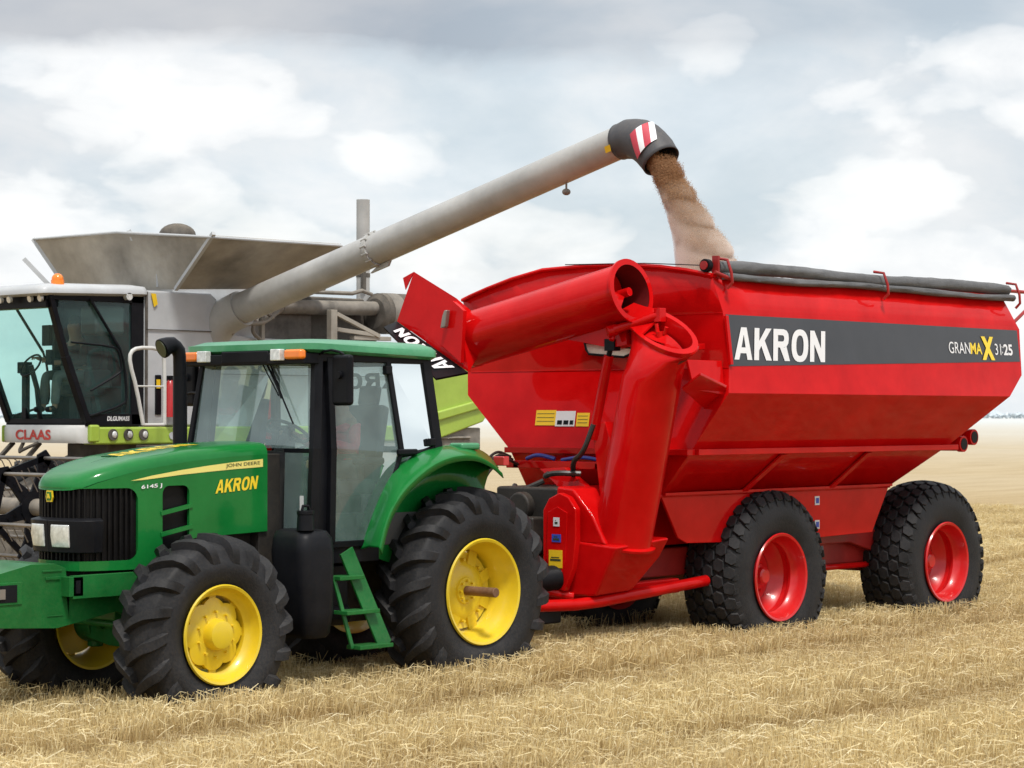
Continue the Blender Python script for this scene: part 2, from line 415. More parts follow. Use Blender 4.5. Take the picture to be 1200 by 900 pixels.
for side in (-1, 1):
    ss = sorted(set([round(x, 4) for x in [i*.05 for i in range(int(sEnd/.05)+1)]+[sG1, sV0, sV1, sEnd]]))
    zz = [zG0, zV0, 1.30, 1.45, 1.60, zG1, zV1]
    for s0, s1 in zip(ss, ss[1:]):
        sm = (s0+s1)/2; col = [zbot]+[(lambda s, z=z: max(z, zbot(s)+.001)) for z in zz]+[lambda s: zt(hat(s)[0])-.10]
        # the last rows stay below the shoulder even at the low nose
        for k in range(len(col)-1):
            def zc(s, kk): return min(col[kk](s), zt(hat(s)[0])-.055-.005*(len(col)-1-kk)) if kk < len(col)-1 else max(zt(hat(s)[0])-.10, zt(hat(s)[0])-.10)
            za, zb = zc(sm, k), zc(sm, k+1); zm = (za+zb)/2
            if sm < sG1 and zG0-.001 < zm < zG1: continue
            if sV0 < sm < sV1 and zV0 < zm < zV1: continue
            if zb-za < .0015: continue
            hood.add([hpt(s0, zc(s0, k), side), hpt(s1, zc(s1, k), side), hpt(s1, zc(s1, k+1), side), hpt(s0, zc(s0, k+1), side)], [(0, 1, 2, 3)])
    # rounded corners of the two openings
    def fillet(sc, zc_, ds, dz, r=.09):
        pts = [hpt(sc, zc_, side)]+[hpt(sc+ds*(r-r*math.sin(t)), zc_+dz*(r-r*math.cos(t)), side) for t in [PI/2*i/6 for i in range(7)]]
        hood.poly(pts)
    fillet(sG1, zG1, -1, -1, .11); fillet(sG1, zG0, -1, 1, .11)
    for a in ((sV0, zV1, 1, -1), (sV1, zV1, -1, -1), (sV0, zV0, 1, 1), (sV1, zV0, -1, 1)): fillet(*a, r=.07)
    # lips that turn inwards round the openings
    def lip(path, d=.03):
        for (a, b), (c, e) in zip(path, path[1:]):
            hood.add([hpt(a, b, side), hpt(c, e, side), hpt(c, e, side, -d), hpt(a, b, side, -d)], [(0, 1, 2, 3)])
    sg = [i*.05 for i in range(int(sG1/.05)+1)]+[sG1]
    lip([(s, zG0) for s in sg]); lip([(s, zG1) for s in sg]); lip([(sG1, zG0), (sG1, zG1)])
    lip([(sV0, zV0), (sV0, zV1), (sV1, zV1), (sV1, zV0), (sV0, zV0)])
    for zb in (1.36, 1.54):   # green bars across the side vent, slightly sloping
        hood.beam(hpt(sV0-.02, zb-.03, side, -.004), hpt(sV1+.03, zb+.03, side, -.004), .03, .035)
# top: rings moving inwards from the shoulder
lv = [(0, .10), (.006, .065), (.022, .033), (.055, .012), (.12, .002), (.22, 0), (.34, 0), (.455, 0)]
outl = [(sx, -1) for sx in [sEnd*(1-i/30) for i in range(30)]]+[(0, -1)]+[(sEnd*(i/30), 1) for i in range(1, 31)]
rings = []
for d, dr in lv:
    ring = []
    for s, side in outl:
        x, hw, n = hat(s); f = 1-d/.46; xx = x+(d*.85 if x < -3.3 else 0)*(1 if x < -3.6 else (-3.3-x)/.3 if x < -3.3 else 0)
        ring.append(V(xx, side*max(hw*f, 0), zt(x+(xx-x)*.9)-dr+.012*(1-(hw*f/.46)**2)))
    rings.append(ring)
hood.loft(rings, closed=False)
ho = hood.build('hood', 'green', T, ang=40)
gr = MB()
for side in (-1, 1):
    N = 60; sgm = sG1+.03
    for i in range(N):
        s0, s1 = sgm*i/N, sgm*(i+1)/N; o0 = -.035; 
        gr.add([hpt(s0, 1.08, side, o0), hpt(s1, 1.08, side, o0), hpt(s1, 1.76, side, o0), hpt(s0, 1.76, side, o0)], [(0, 1, 2, 3)])
    k = 0; s = .03
    while s < sG1-.02:       # upright ribs
        p = [hpt(s-.008, 0, side, -.036), hpt(s-.004, 0, side, -.008), hpt(s+.010, 0, side, -.008), hpt(s+.016, 0, side, -.036)]
        gr.prism([q+V(0, 0, 1.10) for q in p], (0, 0, .65)); s += .052
for side in (-1, 1): gr.add([hpt(sV0-.02, 1.15, side, -.05), hpt(sV1+.02, 1.15, side, -.05), hpt(sV1+.02, 1.78, side, -.05), hpt(sV0-.02, 1.78, side, -.05)], [(0, 1, 2, 3)])
gro = gr.build('grille', 'blackgrille', T, ang=30)
em = MB(); em.prism([(-3.892, -.005, 1.62), (-3.892, .065, 1.62), (-3.892, .078, 1.66), (-3.892, .068, 1.715), (-3.892, -.008, 1.715), (-3.892, -.018, 1.66)], (-.012, 0, 0))
em.prism([(-3.9045, .005, 1.632), (-3.9045, .055, 1.632), (-3.9045, .065, 1.66), (-3.9045, .058, 1.703), (-3.9045, .002, 1.703), (-3.9045, -.006, 1.66)], (-.004, 0, 0), 1)
em.prism([(-3.909, .010, 1.655), (-3.909, .020, 1.640), (-3.909, .024, 1.655), (-3.909, .040, 1.655), (-3.909, .048, 1.640), (-3.909, .052, 1.662), (-3.909, .044, 1.675), (-3.909, .052, 1.69), (-3.909, .038, 1.682), (-3.909, .026, 1.69), (-3.909, .018, 1.67)], (-.003, 0, 0))
em.build('emblem', ['yellow', 'green'], gro, flat=True)
# headlight bank
hb = MB()
for side in (-1, 1):
    S = [i*.035 for i in range(15)]; ring = []
    for s in S:
        e = .04 if s < .44 else .02
        ring.append([hpt(s, 1.205, side, -.02), hpt(s, 1.20, side, e), hpt(s, 1.47, side, e+.02), hpt(s, 1.49, side, -.02)])
    hb.loft(ring, True, True)
hbo = hb.build('headlight_housing', 'black', T, bevel=.008)
for side in (-1, 1):
    h = MB()
    for (s0, s1) in ((.05, .235),):
        ring = [[hpt(s, 1.245, side, .034), hpt(s, 1.245, side, .052), hpt(s, 1.345, side, .070), hpt(s, 1.435, side, .066), hpt(s, 1.435, side, .034)] for s in [s0+(s1-s0)*i/6 for i in range(7)]]
        h.loft(ring, True, True)
    h.build('headlight', 'lens', T, bevel=.01)
# hood decals and lettering
def hy(x): return -(.455+.01*(x+3.28)/1.36)-.0035
top = [(-3.43, 1.795), (-3.2, 1.835), (-2.9, 1.875), (-2.6, 1.908), (-2.3, 1.935), (-1.975, 1.958)]
bot = [(-3.30, 1.800), (-3.1, 1.817), (-2.9, 1.835), (-2.6, 1.855), (-2.3, 1.873), (-1.975, 1.888)]
for side in (1, -1):
    dec = MB()
    for i in range(5):
        dec.add([(x, side*hy(x), z) for x, z in (bot[i], bot[i+1], top[i+1], top[i])], [(0, 1, 2, 3)])
    dec.build('hood_stripe', 'stripe', ho, flat=True)
lt = MB(); put_text(lt, 'AKRON', lambda u, v: V(-2.52+u*.47, hy(-2.3)-.002, 1.665+v*.115+u*.03), .045, shear=.05)
lt.build('lettering', 'ltext', ho, flat=True); lt = MB()
put_text(lt, 'AKRON', lambda u, v: V(-3.30+u*.85, -.10+v*.26-.05, 0)+V(0, 0, zt(-3.30+u*.85)+.014), .045)
lt.build('lettering', 'ltext', ho, flat=True)
lt = MB(); put_text(lt, 'JOHN DEERE', lambda u, v: V(-2.40+u*.39, hy(-2.3)-.003, 1.882+v*.038+u*.02), .01)
lt.build('lettering', 'dk', ho, flat=True)
lt = MB(); put_text(lt, '6145 J', lambda u, v: V(-3.32+u*.22, -.463, 1.715+v*.042+u*.012), .02)
lt.build('lettering', 'white', ho, flat=True)
# chassis, engine block, axle, front casting
ch = MB(); ch.bx(-3.75, -1.7, -.24, .24, .72, 1.25); ch.bx(-3.2, -2.0, -.33, .33, 1.0, 1.6); ch.bx(-1.9, .55, -.30, .30, .42, 1.12); ch.bx(-2.0, -1.75, -.44, .44, .9, 2.0)
ch.cyl((-2.9, -.36, 1.02), (-2.2, -.36, 1.02), .09); ch.bx(-2.5, -2.2, -.45, -.30, .75, .95); ch.tube([(-3.3, -.3, .95), (-2.9, -.42, .8), (-2.4, -.42, .7), (-1.9, -.5, .8)], .02, smooth=2)
ch.bx(.4, .75, -.22, .22, .25, .75)
ch.build('chassis', 'blackpaint', T, bevel=.02)
ax = MB(); ax.prismX([(-.62, .40), (-.62, .60), (-.30, .66), (.30, .66), (.62, .60), (.62, .40), (.25, .34), (-.25, .34)], -3.12, -2.84)
for s in (-1, 1): ax.cyl((-2.98, s*.50, .51), (-2.98, s*.72, .51), .17); ax.cyl((-2.98, s*.62, .3), (-2.98, s*.62, .74), .07)
ax.cyl((-3.3, -.5, .56), (-3.3, .5, .56), .03); ax.prismX([(-.2, .6), (.2, .6), (.25, 1.0), (-.25, 1.0)], -3.4, -2.6)
ax.build('front_axle', 'green_matt', T, bevel=.015)
ra = MB(); ra.cyl((.17, -.85, .69), (.17, .85, .69), .14); ra.cyl((.17, -.45, .69), (.17, .45, .69), .26); ra.bx(-.2, .5, -.28, .28, .5, 1.0)
ra.build('rear_axle', 'green_matt', T, bevel=.02)
fb = MB()
prof = [(-5.0, .66), (-5.05, .96), (-4.92, 1.02), (-4.36, 1.135), (-4.12, 1.13), (-4.02, 1.09), (-3.98, .88), (-3.98, .62), (-4.1, .60)]
fb.prismY(prof, -.36, .36)
fb.bx(-4.22, -4.08, -.372, -.36, 1.0, 1.025); fb.bx(-4.25, -4.06, -.368, -.36, 1.065, 1.08); fb.bx(-4.2, -4.04, -.366, -.36, .70, .708)
fb.bx(-4.85, -4.45, -.37, -.36, .82, 1.0)
for side in (-1, 1):
    y = side*.42
    fb.bx(-4.02, -3.14, min(y, y+side*.05), max(y, y+side*.05), .84, 1.03)
    fb.bx(-4.06, -3.92, side*.36 if side > 0 else -.47, .47 if side > 0 else side*.36, .86, 1.02)
    fb.prismY([(-4.02, .93), (-3.3, .93), (-3.0, .90), (-2.9, .60), (-3.15, .48), (-3.3, .62), (-3.5, .70), (-3.98, .62)], side*.30, side*.36)
fb.build('front_ballast_bracket', 'green_matt', T, bevel=.02)
fk = MB(); fk.bx(-4.80, -4.50, -.374, -.371, .84, .98); fk.build('bracket_slot', 'black', T); fk = MB(); fk.bx(-4.00, -3.955, -.480, -.471, .885, .99); fk.build('bracket_slot', 'black', T)
fl = MB(); fl.bx(-4.76, -4.62, -.385, -.375, .87, .95); fl.build('marker_plate', 'steel', T)
# belly of the hood behind the front wheel: darker engine side
# front wheels
fdisc = MB(); fr = .40
nn = 96; ring = [];
def scal(t): return .268+.036*abs(math.cos(4*t))**.8
rg = []
for a, f in ((-.455+.37, .0),): pass
pr0 = [V(-scal(t)*math.sin(t), -.115, scal(t)*math.cos(t)) for t in [2*PI*i/nn for i in range(nn)]]
pr1 = [V(-.21*math.sin(t), -.14, .21*math.cos(t)) for t in [2*PI*i/nn for i in range(nn)]]
pr2 = [V(-.165*math.sin(t), -.142, .165*math.cos(t)) for t in [2*PI*i/nn for i in range(nn)]]
pb = [p+V(0, .035, 0) for p in pr0]
fdisc.loft([pb, pr0, pr1, pr2], True, False); fdisc.lathe([(-.142, .165), (-.145, .135), (-.205, .128), (-.235, .115), (-.245, .08), (-.245, 0.0)], n=40)
fdisc.lathe([(-.05, .0), (-.05, .3)], n=40)
bolts(fdisc, .19, 10, -.14, .012, .03)
frim = MB(); w2 = .24
frim.lathe([(-w2-.005, fr+.022), (-w2-.02, fr+.012), (-w2-.012, fr-.008), (-w2+.03, fr-.02), (-.16, fr-.035), (-.13, fr-.075), (-.02, fr-.085), (.12, fr-.06), (w2-.02, fr-.02), (w2+.015, fr+.0), (w2+.02, fr+.022)], n=72)
for k in range(8):
    t = 2*PI*k/8; a = t; 
    frim.beam(V(-.29*math.sin(a), -.095, .29*math.cos(a)), V(-.36*math.sin(a), -.095, .36*math.cos(a)), .07, .02, up=(0, 1, 0))
ftyre = ag_tyre(.845, .47, .40, 18, .062, .685)
for p in ftyre.v: pass
FW = wheel_set('front_wheel', T, [((-2.98, -.88, .515), 1), ((-2.98, .88, .515), -1)],
          [('w', fdisc, 'yellow', {'ang': 30}), ('rim', frim, 'yellow', {'ang': 40}), ('tyre', ftyre, 'rubber', {'ang': 38})])
# rear wheels
rdisc = MB(); rr_ = .475
rdisc.lathe([(.02, .36), (.03, .30), (.0, .26), (-.02, .2), (-.02, .13), (-.04, .12), (-.04, .0)], n=56)
bolts(rdisc, .095, 8, -.04, .013, .03); bolts(rdisc, .29, 8, .02, .016, .035)
for k in range(8):
    a = 2*PI*(k+.5)/8; rdisc.beam(V(-.25*math.sin(a), .01, .25*math.cos(a)), V(-.40*math.sin(a), .03, .40*math.cos(a)), .11, .03, up=(0, 1, 0))
rrim = MB(); w2 = .255
rrim.lathe([(-w2-.005, rr_+.028), (-w2-.022, rr_+.018), (-w2-.014, rr_-.005), (-w2+.04, rr_-.022), (-.14, rr_-.04), (-.10, rr_-.075), (.02, rr_-.085), (.06, rr_-.10), (.09, rr_-.07), (w2-.02, rr_-.02), (w2+.02, rr_+.028)], n=80)
rtyre = ag_tyre(.985, .52, .475, 20, .066, .86)
shaft = MB(); shaft.cyl((0, -.03, 0), (0, -.42, 0), .045, n=24)
RW = wheel_set('rear_wheel', T, [((.17, -.88, .69), 1), ((.17, .88, .69), -1)],
          [('w', rdisc, 'yellow', {'ang': 30}), ('rim', rrim, 'yellow', {'ang': 40}), ('tyre', rtyre, 'rubber', {'ang': 38}), ('axle_shaft', shaft, 'rust', {'bevel': .006})])
# cab
yt, yb = .765, .85
def cabx(z): return -1.60-(2.84-z)*.105
def caby(z): return yt+(yb-yt)*min(1, (2.84-z)/.8)
cf = MB()
for s in (-1, 1):
    def pil(p0, p1, w, d): cf.beam(p0, p1, w, d, up=(1, 0, 0))
    pil((-1.60, s*yt, 2.86), (-1.70, s*yb, 2.04), .06, .10); pil((-1.70, s*yb, 2.06), (-1.72, s*.83, 1.20), .06, .10)
    pil((-1.47, s*yt, 2.86), (-1.50, s*yb, 2.04), .07, .07); pil((-1.50, s*yb, 2.06), (-1.50, s*.83, 1.20), .07, .07)
    cf.add([V(-1.63, s*(yt-.02), 2.86), V(-1.45, s*(yt-.02), 2.86), V(-1.48, s*(yb-.02), 2.04), V(-1.72, s*(yb-.02), 2.04), V(-1.48, s*.81, 1.2), V(-1.74, s*.81, 1.2)], [(0, 1, 2, 3), (3, 2, 4, 5)])
    pil((-.74, s*yt, 2.86), (-.64, s*yb, 2.0), .06, .06)
    pil((-.24, s*yt, 2.86), (-.16, s*yb, 2.02), .06, .11)
    cf.tube([(-.64, s*yb, 2.0), (-.72, s*yb, 1.8), (-.86, s*.84, 1.5), (-.96, s*.84, 1.2)], .028, 8)
    cf.beam((-1.5, s*.835, 1.19), (-.93, s*.835, 1.19), .05, .06); cf.beam((-1.74, s*yt, 2.86), (-.18, s*yt, 2.86), .06, .07)
    cf.tube([(-.66, s*yb, 1.97), (-.40, s*yb, 2.0), (-.16, s*yb, 2.06)], .022, 8)
    cf.bx(-1.74, -.9, s*.6 if s > 0 else -.84, .84 if s > 0 else s*.6, 1.02, 1.17)
cf.beam((-1.69, -yb, 2.03), (-1.69, -.44, 2.03), .035, .035); cf.beam((-1.69, yb, 2.03), (-1.69, .44, 2.03), .035, .035)
cf.beam((-1.61, -yt, 2.85), (-1.61, yt, 2.85), .06, .08); cf.beam((-.2, -yt, 2.85), (-.2, yt, 2.85), .06, .08); cf.beam((-.16, -yb, 2.02), (-.16, yb, 2.02), .06, .06)
cf.bx(-1.75, .0, -.62, .62, 1.02, 1.12)
cab = cf.build('cab_frame', 'black', T, bevel=.008)
def pane(name, pts, mat='glass', par=None):
    m = MB(); m.poly(pts); return m.build(name, mat, par or cab, flat=True)
pane('windshield', [(-1.64, -.74, 2.83), (-1.64, .74, 2.83), (-1.715, .83, 2.05), (-1.715, -.83, 2.05)], 'glass_front')
for s in (-1, 1):
    pane('lower_front_window', [(-1.715, s*.82, 2.01), (-1.715, s*.47, 2.01), (-1.735, s*.47, 1.22), (-1.735, s*.82, 1.22)])
    pane('door_glass', [(-1.45, s*.775, 2.83), (-.76, s*.775, 2.83), (-.665, s*.857, 2.0), (-.74, s*.855, 1.8), (-.88, s*.845, 1.5), (-.97, s*.845, 1.21), (-1.47, s*.845, 1.21), (-1.47, s*.857, 2.05)])
    pane('rear_side_glass', [(-.72, s*.775, 2.82), (-.28, s*.775, 2.82), (-.20, s*.857, 2.05), (-.62, s*.857, 2.0)])
pane('rear_window', [(-.19, -.74, 2.82), (-.19, .74, 2.82), (-.13, .82, 2.08), (-.13, -.82, 2.08)])
lt = MB(); put_text(lt, 'AKRON', frame_fn((-.175, -.60, 2.60), (0.0, 1.2, 0), (-.01, 0, .15)), .03, mirror=False); lt.build('rear_window_lettering', 'interior', cab, flat=True)
# roof
rf = MB(); rings = []
def rrect(x0, x1, y0, y1, z, r, n=5):
    pts = []
    for cx, cy, a0 in ((x1-r, y1-r, 0), (x0+r, y1-r, 90), (x0+r, y0+r, 180), (x1-r, y0+r, 270)):
        for i in range(n+1):
            a = R(a0+90*i/n); pts.append(V(cx+r*math.cos(a), cy+r*math.sin(a), z(cx+r*math.cos(a)) if callable(z) else z))
    return pts
for (ins, z, r) in ((.04, 2.875, .10), (.0, 2.90, .12), (.0, 2.955, .12), (.03, 2.992, .14), (.10, 3.022, .16), (.3, 3.035, .2), (.5, 3.037, .2)):
    rings.append(rrect(-1.80+ins, -.12-ins*.8, -.87+ins, .87-ins, (lambda x, z=z: z-.012*max(0, (x+.9)*1.5)+(.03 if z < 2.96 and x < -1.6 else 0)), r))
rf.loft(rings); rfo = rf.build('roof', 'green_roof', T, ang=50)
fa = MB(); fa.bx(-1.81, -1.62, -.82, .82, 2.80, 2.90); fa.bx(-1.815, -1.79, -.34, .30, 2.815, 2.925); fa.build('roof_fascia', 'black', rfo, bevel=.02)
for y, w in ((-.50, .13), (.52, .13)):
    m = MB(); m.bx(-1.87, -1.80, y-w/2, y+w/2, 2.83, 2.935); m.build('work_light', 'lens', rfo, bevel=.01)
for s in (-1, 1):
    m = MB(); m.bx(-1.86, -1.78, s*.60 if s > 0 else -.83, .83 if s > 0 else s*.60, 2.84, 2.93); m.build('turn_signal', 'orange', rfo, bevel=.025)
# mirrors
for s in (-1, 1):
    yy = s*1.06; m = MB(); m.bx(-1.60, -1.52, yy-.115, yy+.115, 2.43, 2.88)
    mo = m.build('mirror', 'black', T, bevel=.035, seg=3)
    a = MB(); a.cyl((-1.60, yy, 2.70), (-1.63, yy, 2.70), .035); a.tube([(-1.62, s*.74, 2.86), (-1.60, s*.9, 2.93), (-1.56, yy, 2.90), (-1.56, yy, 2.84)], .012, smooth=1)
    if s > 0: a.tube([(-1.66, s*.80, 2.55), (-1.62, s*.95, 2.56), (-1.60, yy, 2.55)], .012)
    a.build('mirror_arm', 'black', mo)
wp = MB(); wp.tube([(-1.665, -.15, 2.83), (-1.70, -.35, 2.60), (-1.715, -.42, 2.50)], .010); wp.tube([(-1.680, -.23, 2.80), (-1.718, -.45, 2.48), (-1.735, -.60, 2.27)], .008); wp.tube([(-1.672, -.12, 2.80), (-1.700, -.29, 2.62), (-1.712, -.38, 2.52)], .006)
wp.build('wiper', 'black', T)
for (x, y) in ((-.80, -.88), (-.42, -.90)):
    pass
hn = MB(); hn.bx(-.72, -.47, -.915, -.87, 1.98, 2.035); hn.build('door_handle', 'black', cab, bevel=.015)
for q_ in ((-.80, -.72, -.83, -.77, 2.72, 2.80), (-.30, -.22, -.90, -.85, 2.06, 2.13)):
    hn = MB(); hn.bx(*q_); hn.build('door_hinge', 'black', cab, bevel=.01)
# cab interior
inn = MB(); inn.bx(-1.66, -1.42, -.40, .40, 1.15, 2.02); inn.tube([(-1.45, 0, 1.9), (-1.28, 0, 2.16)], .05); inn.bx(-.75, -.25, .32, .55, 1.5, 1.95); inn.bx(-1.0, -.85, .35, .42, 1.9, 2.25)
inn.tube([(-1.5, -.35, 1.5), (-1.25, -.5, 1.3), (-1.0, -.6, 1.2)], .06); inn.bx(-1.1, -.3, -.75, -.45, 1.15, 1.45)
inn.build('dashboard', 'interior', cab, bevel=.02)
for s in (-1, 1):
    ip = MB(); ip.prismY([(-.86, 1.22), (-.70, 1.62), (-.5, 1.90), (-.3, 1.94), (-.3, 1.25)], s*.60, s*.70); ip.build('wheel_arch_panel', 'cream', cab, bevel=.02)
sw = MB(); c = V(-1.26, 0, 2.20); d = V(.50, 0, .86).normalized(); a = V(0, 1, 0); b = d.cross(a)
sw.tube([c+(a*math.cos(t)+b*math.sin(t))*.20 for t in [2*PI*i/28 for i in range(29)]], .016, 8)
for t in (.5, 2.6, 4.7): sw.tube([c, c+(a*math.cos(t)+b*math.sin(t))*.2], .012, 6)
sw.cyl(c-d*.05, c+d*.02, .045); sw.build('steering_wheel', 'black', cab)
se = MB(); se.bx(-.86, -.36, -.25, .25, 1.60, 1.74); se.prismY([(-.42, 1.70), (-.32, 1.68), (-.18, 2.42), (-.28, 2.45)], -.25, .25); se.prismY([(-.27, 2.44), (-.20, 2.43), (-.16, 2.62), (-.24, 2.63)], -.13, .13); se.bx(-.75, -.45, -.15, .15, 1.15, 1.6); se.bx(-.75, -.35, -.36, -.30, 1.88, 1.95); se.bx(-.75, -.35, .30, .36, 1.88, 1.95)
se.build('seat', 'seat', cab, bevel=.04, seg=3)
# fenders
FO = [(-1.20, 1.15), (-1.12, 1.40), (-.98, 1.60), (-.80, 1.745), (-.52, 1.90), (-.25, 1.97), (.03, 1.975), (.25, 1.90), (.40, 1.80)]
FI = [(-1.14, 1.14), (-.99, 1.46), (-.78, 1.79), (-.60, 1.93), (-.35, 2.02), (-.05, 2.07), (.22, 2.06), (.50, 2.0), (.68, 1.84)]
def refine(P, it=2): return smooth_prof(P, it)
FOr, FIr = refine(FO), refine(FI)
for s in (-1, 1):
    m = MB(); rings = []
    for (xo, zo), (xi, zi) in zip(FOr, FIr):
        mid = ((xo+xi)/2-.0, (zo+zi)/2+.02)
        rings.append([V(xo+.02, s*1.165, zo-.05), V(xo, s*1.165, zo), V(xo-.005, s*1.14, zo+.018), V(mid[0], s*.98, mid[1]), V(xi, s*.86, zi), V(xi, s*.72, zi-.01)])
    m.loft(rings, closed=False)
    # inner wall
    rr2 = [[V(xi, s*.73, zi-.01), V(xi*.55+.08, s*.73, max(.95, zi-.55))] for xi, zi in FIr]; m.loft(rr2, closed=False)
    m.build('fender', 'green', T, ang=45, solid=.012, normals=True)
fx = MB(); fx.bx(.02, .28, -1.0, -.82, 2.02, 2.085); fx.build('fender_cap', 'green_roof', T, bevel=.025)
rl = MB(); rl.bx(.62, .70, -.98, -.84, 1.86, 1.95); rl.build('tail_light', 'extred', T, bevel=.01)
# exhaust
ex = MB(); ex.tube([(-2.08, .56, 1.2), (-2.08, .56, 2.86), (-2.10, .57, 2.96), (-2.18, .58, 2.99), (-2.27, .59, 2.95)], [.060]*2+[.066, .080, .092], 24, caps=True, smooth=1)
ex.tube([(-2.08, .56, 1.9), (-2.08, .56, 2.7)], .066, 20)
ex.build('exhaust_stack', 'black', T, ang=50)
xi = MB(); xi.cyl((-2.272, .591, 2.949), (-2.277, .592, 2.947), .080); xi.build('exhaust_mouth', 'dk', T)
# fuel tank, cap
ft = MB(); rings = []
for (z, i, r) in ((.40, .05, .08), (.44, .02, .10), (.62, .0, .11), (1.15, .0, .11), (1.27, .015, .11), (1.33, .05, .10), (1.345, .10, .08)):
    rings.append(rrect(-2.02-(.05 if z > 1.1 else 0)+i, -1.65-i+(z-1.2)*.02, -1.11+i, -.62-i*.3, z, r))
ft.loft(rings); ft.build('fuel_tank', 'black', T, ang=50)
fc = MB(); fc.cyl((-1.95, -1.0, 1.34), (-1.95, -1.0, 1.48), .078, .07); fc.cyl((-1.95, -1.0, 1.48), (-1.95, -1.0, 1.515), .075); fc.tube([(-1.99, -1.0, 1.515), (-1.98, -1.0, 1.555), (-1.92, -1.0, 1.555), (-1.90, -1.0, 1.515)], .015, 6)
fc.build('fuel_cap', 'black', T, bevel=.008)
# steps
st = MB()
for (z, y, x0, x1) in ((.905, -.98, -1.60, -1.30), (.60, -1.03, -1.56, -1.16), (.29, -1.08, -1.45, -1.04)):
    st.bx(x0, x1, y-.09, y+.09, z-.018, z+.018)
st.beam((-1.42, -.95, 1.14), (-1.06, -1.08, .28), .022, .17, up=(1, 0, 0)); st.beam((-1.60, -.98, .92), (-1.46, -1.08, .28), .022, .04, up=(1, 0, 0))
st.build('steps', 'green_matt', T, bevel=.005)
tb = MB(); tb.bx(-1.62, -1.2, -.75, -.5, .5, 1.0); tb.cyl((-1.6, -.7, .55), (-1.2, -.7, .55), .1); tb.build('tool_box', 'black', T, bevel=.02)
sk = MB(); sk.bx(-1.7285, -1.7265, -.73, -.68, 1.43, 1.63); sk.build('sticker', 'sticker_w', cab, flat=True)
hh = MB(); hh.bx(.55, 1.0, -.12, .12, .34, .42); hh.bx(.85, 1.0, -.07, .07, .28, .48); hh.build('drawbar_hitch', 'blackpaint', T, bevel=.01)

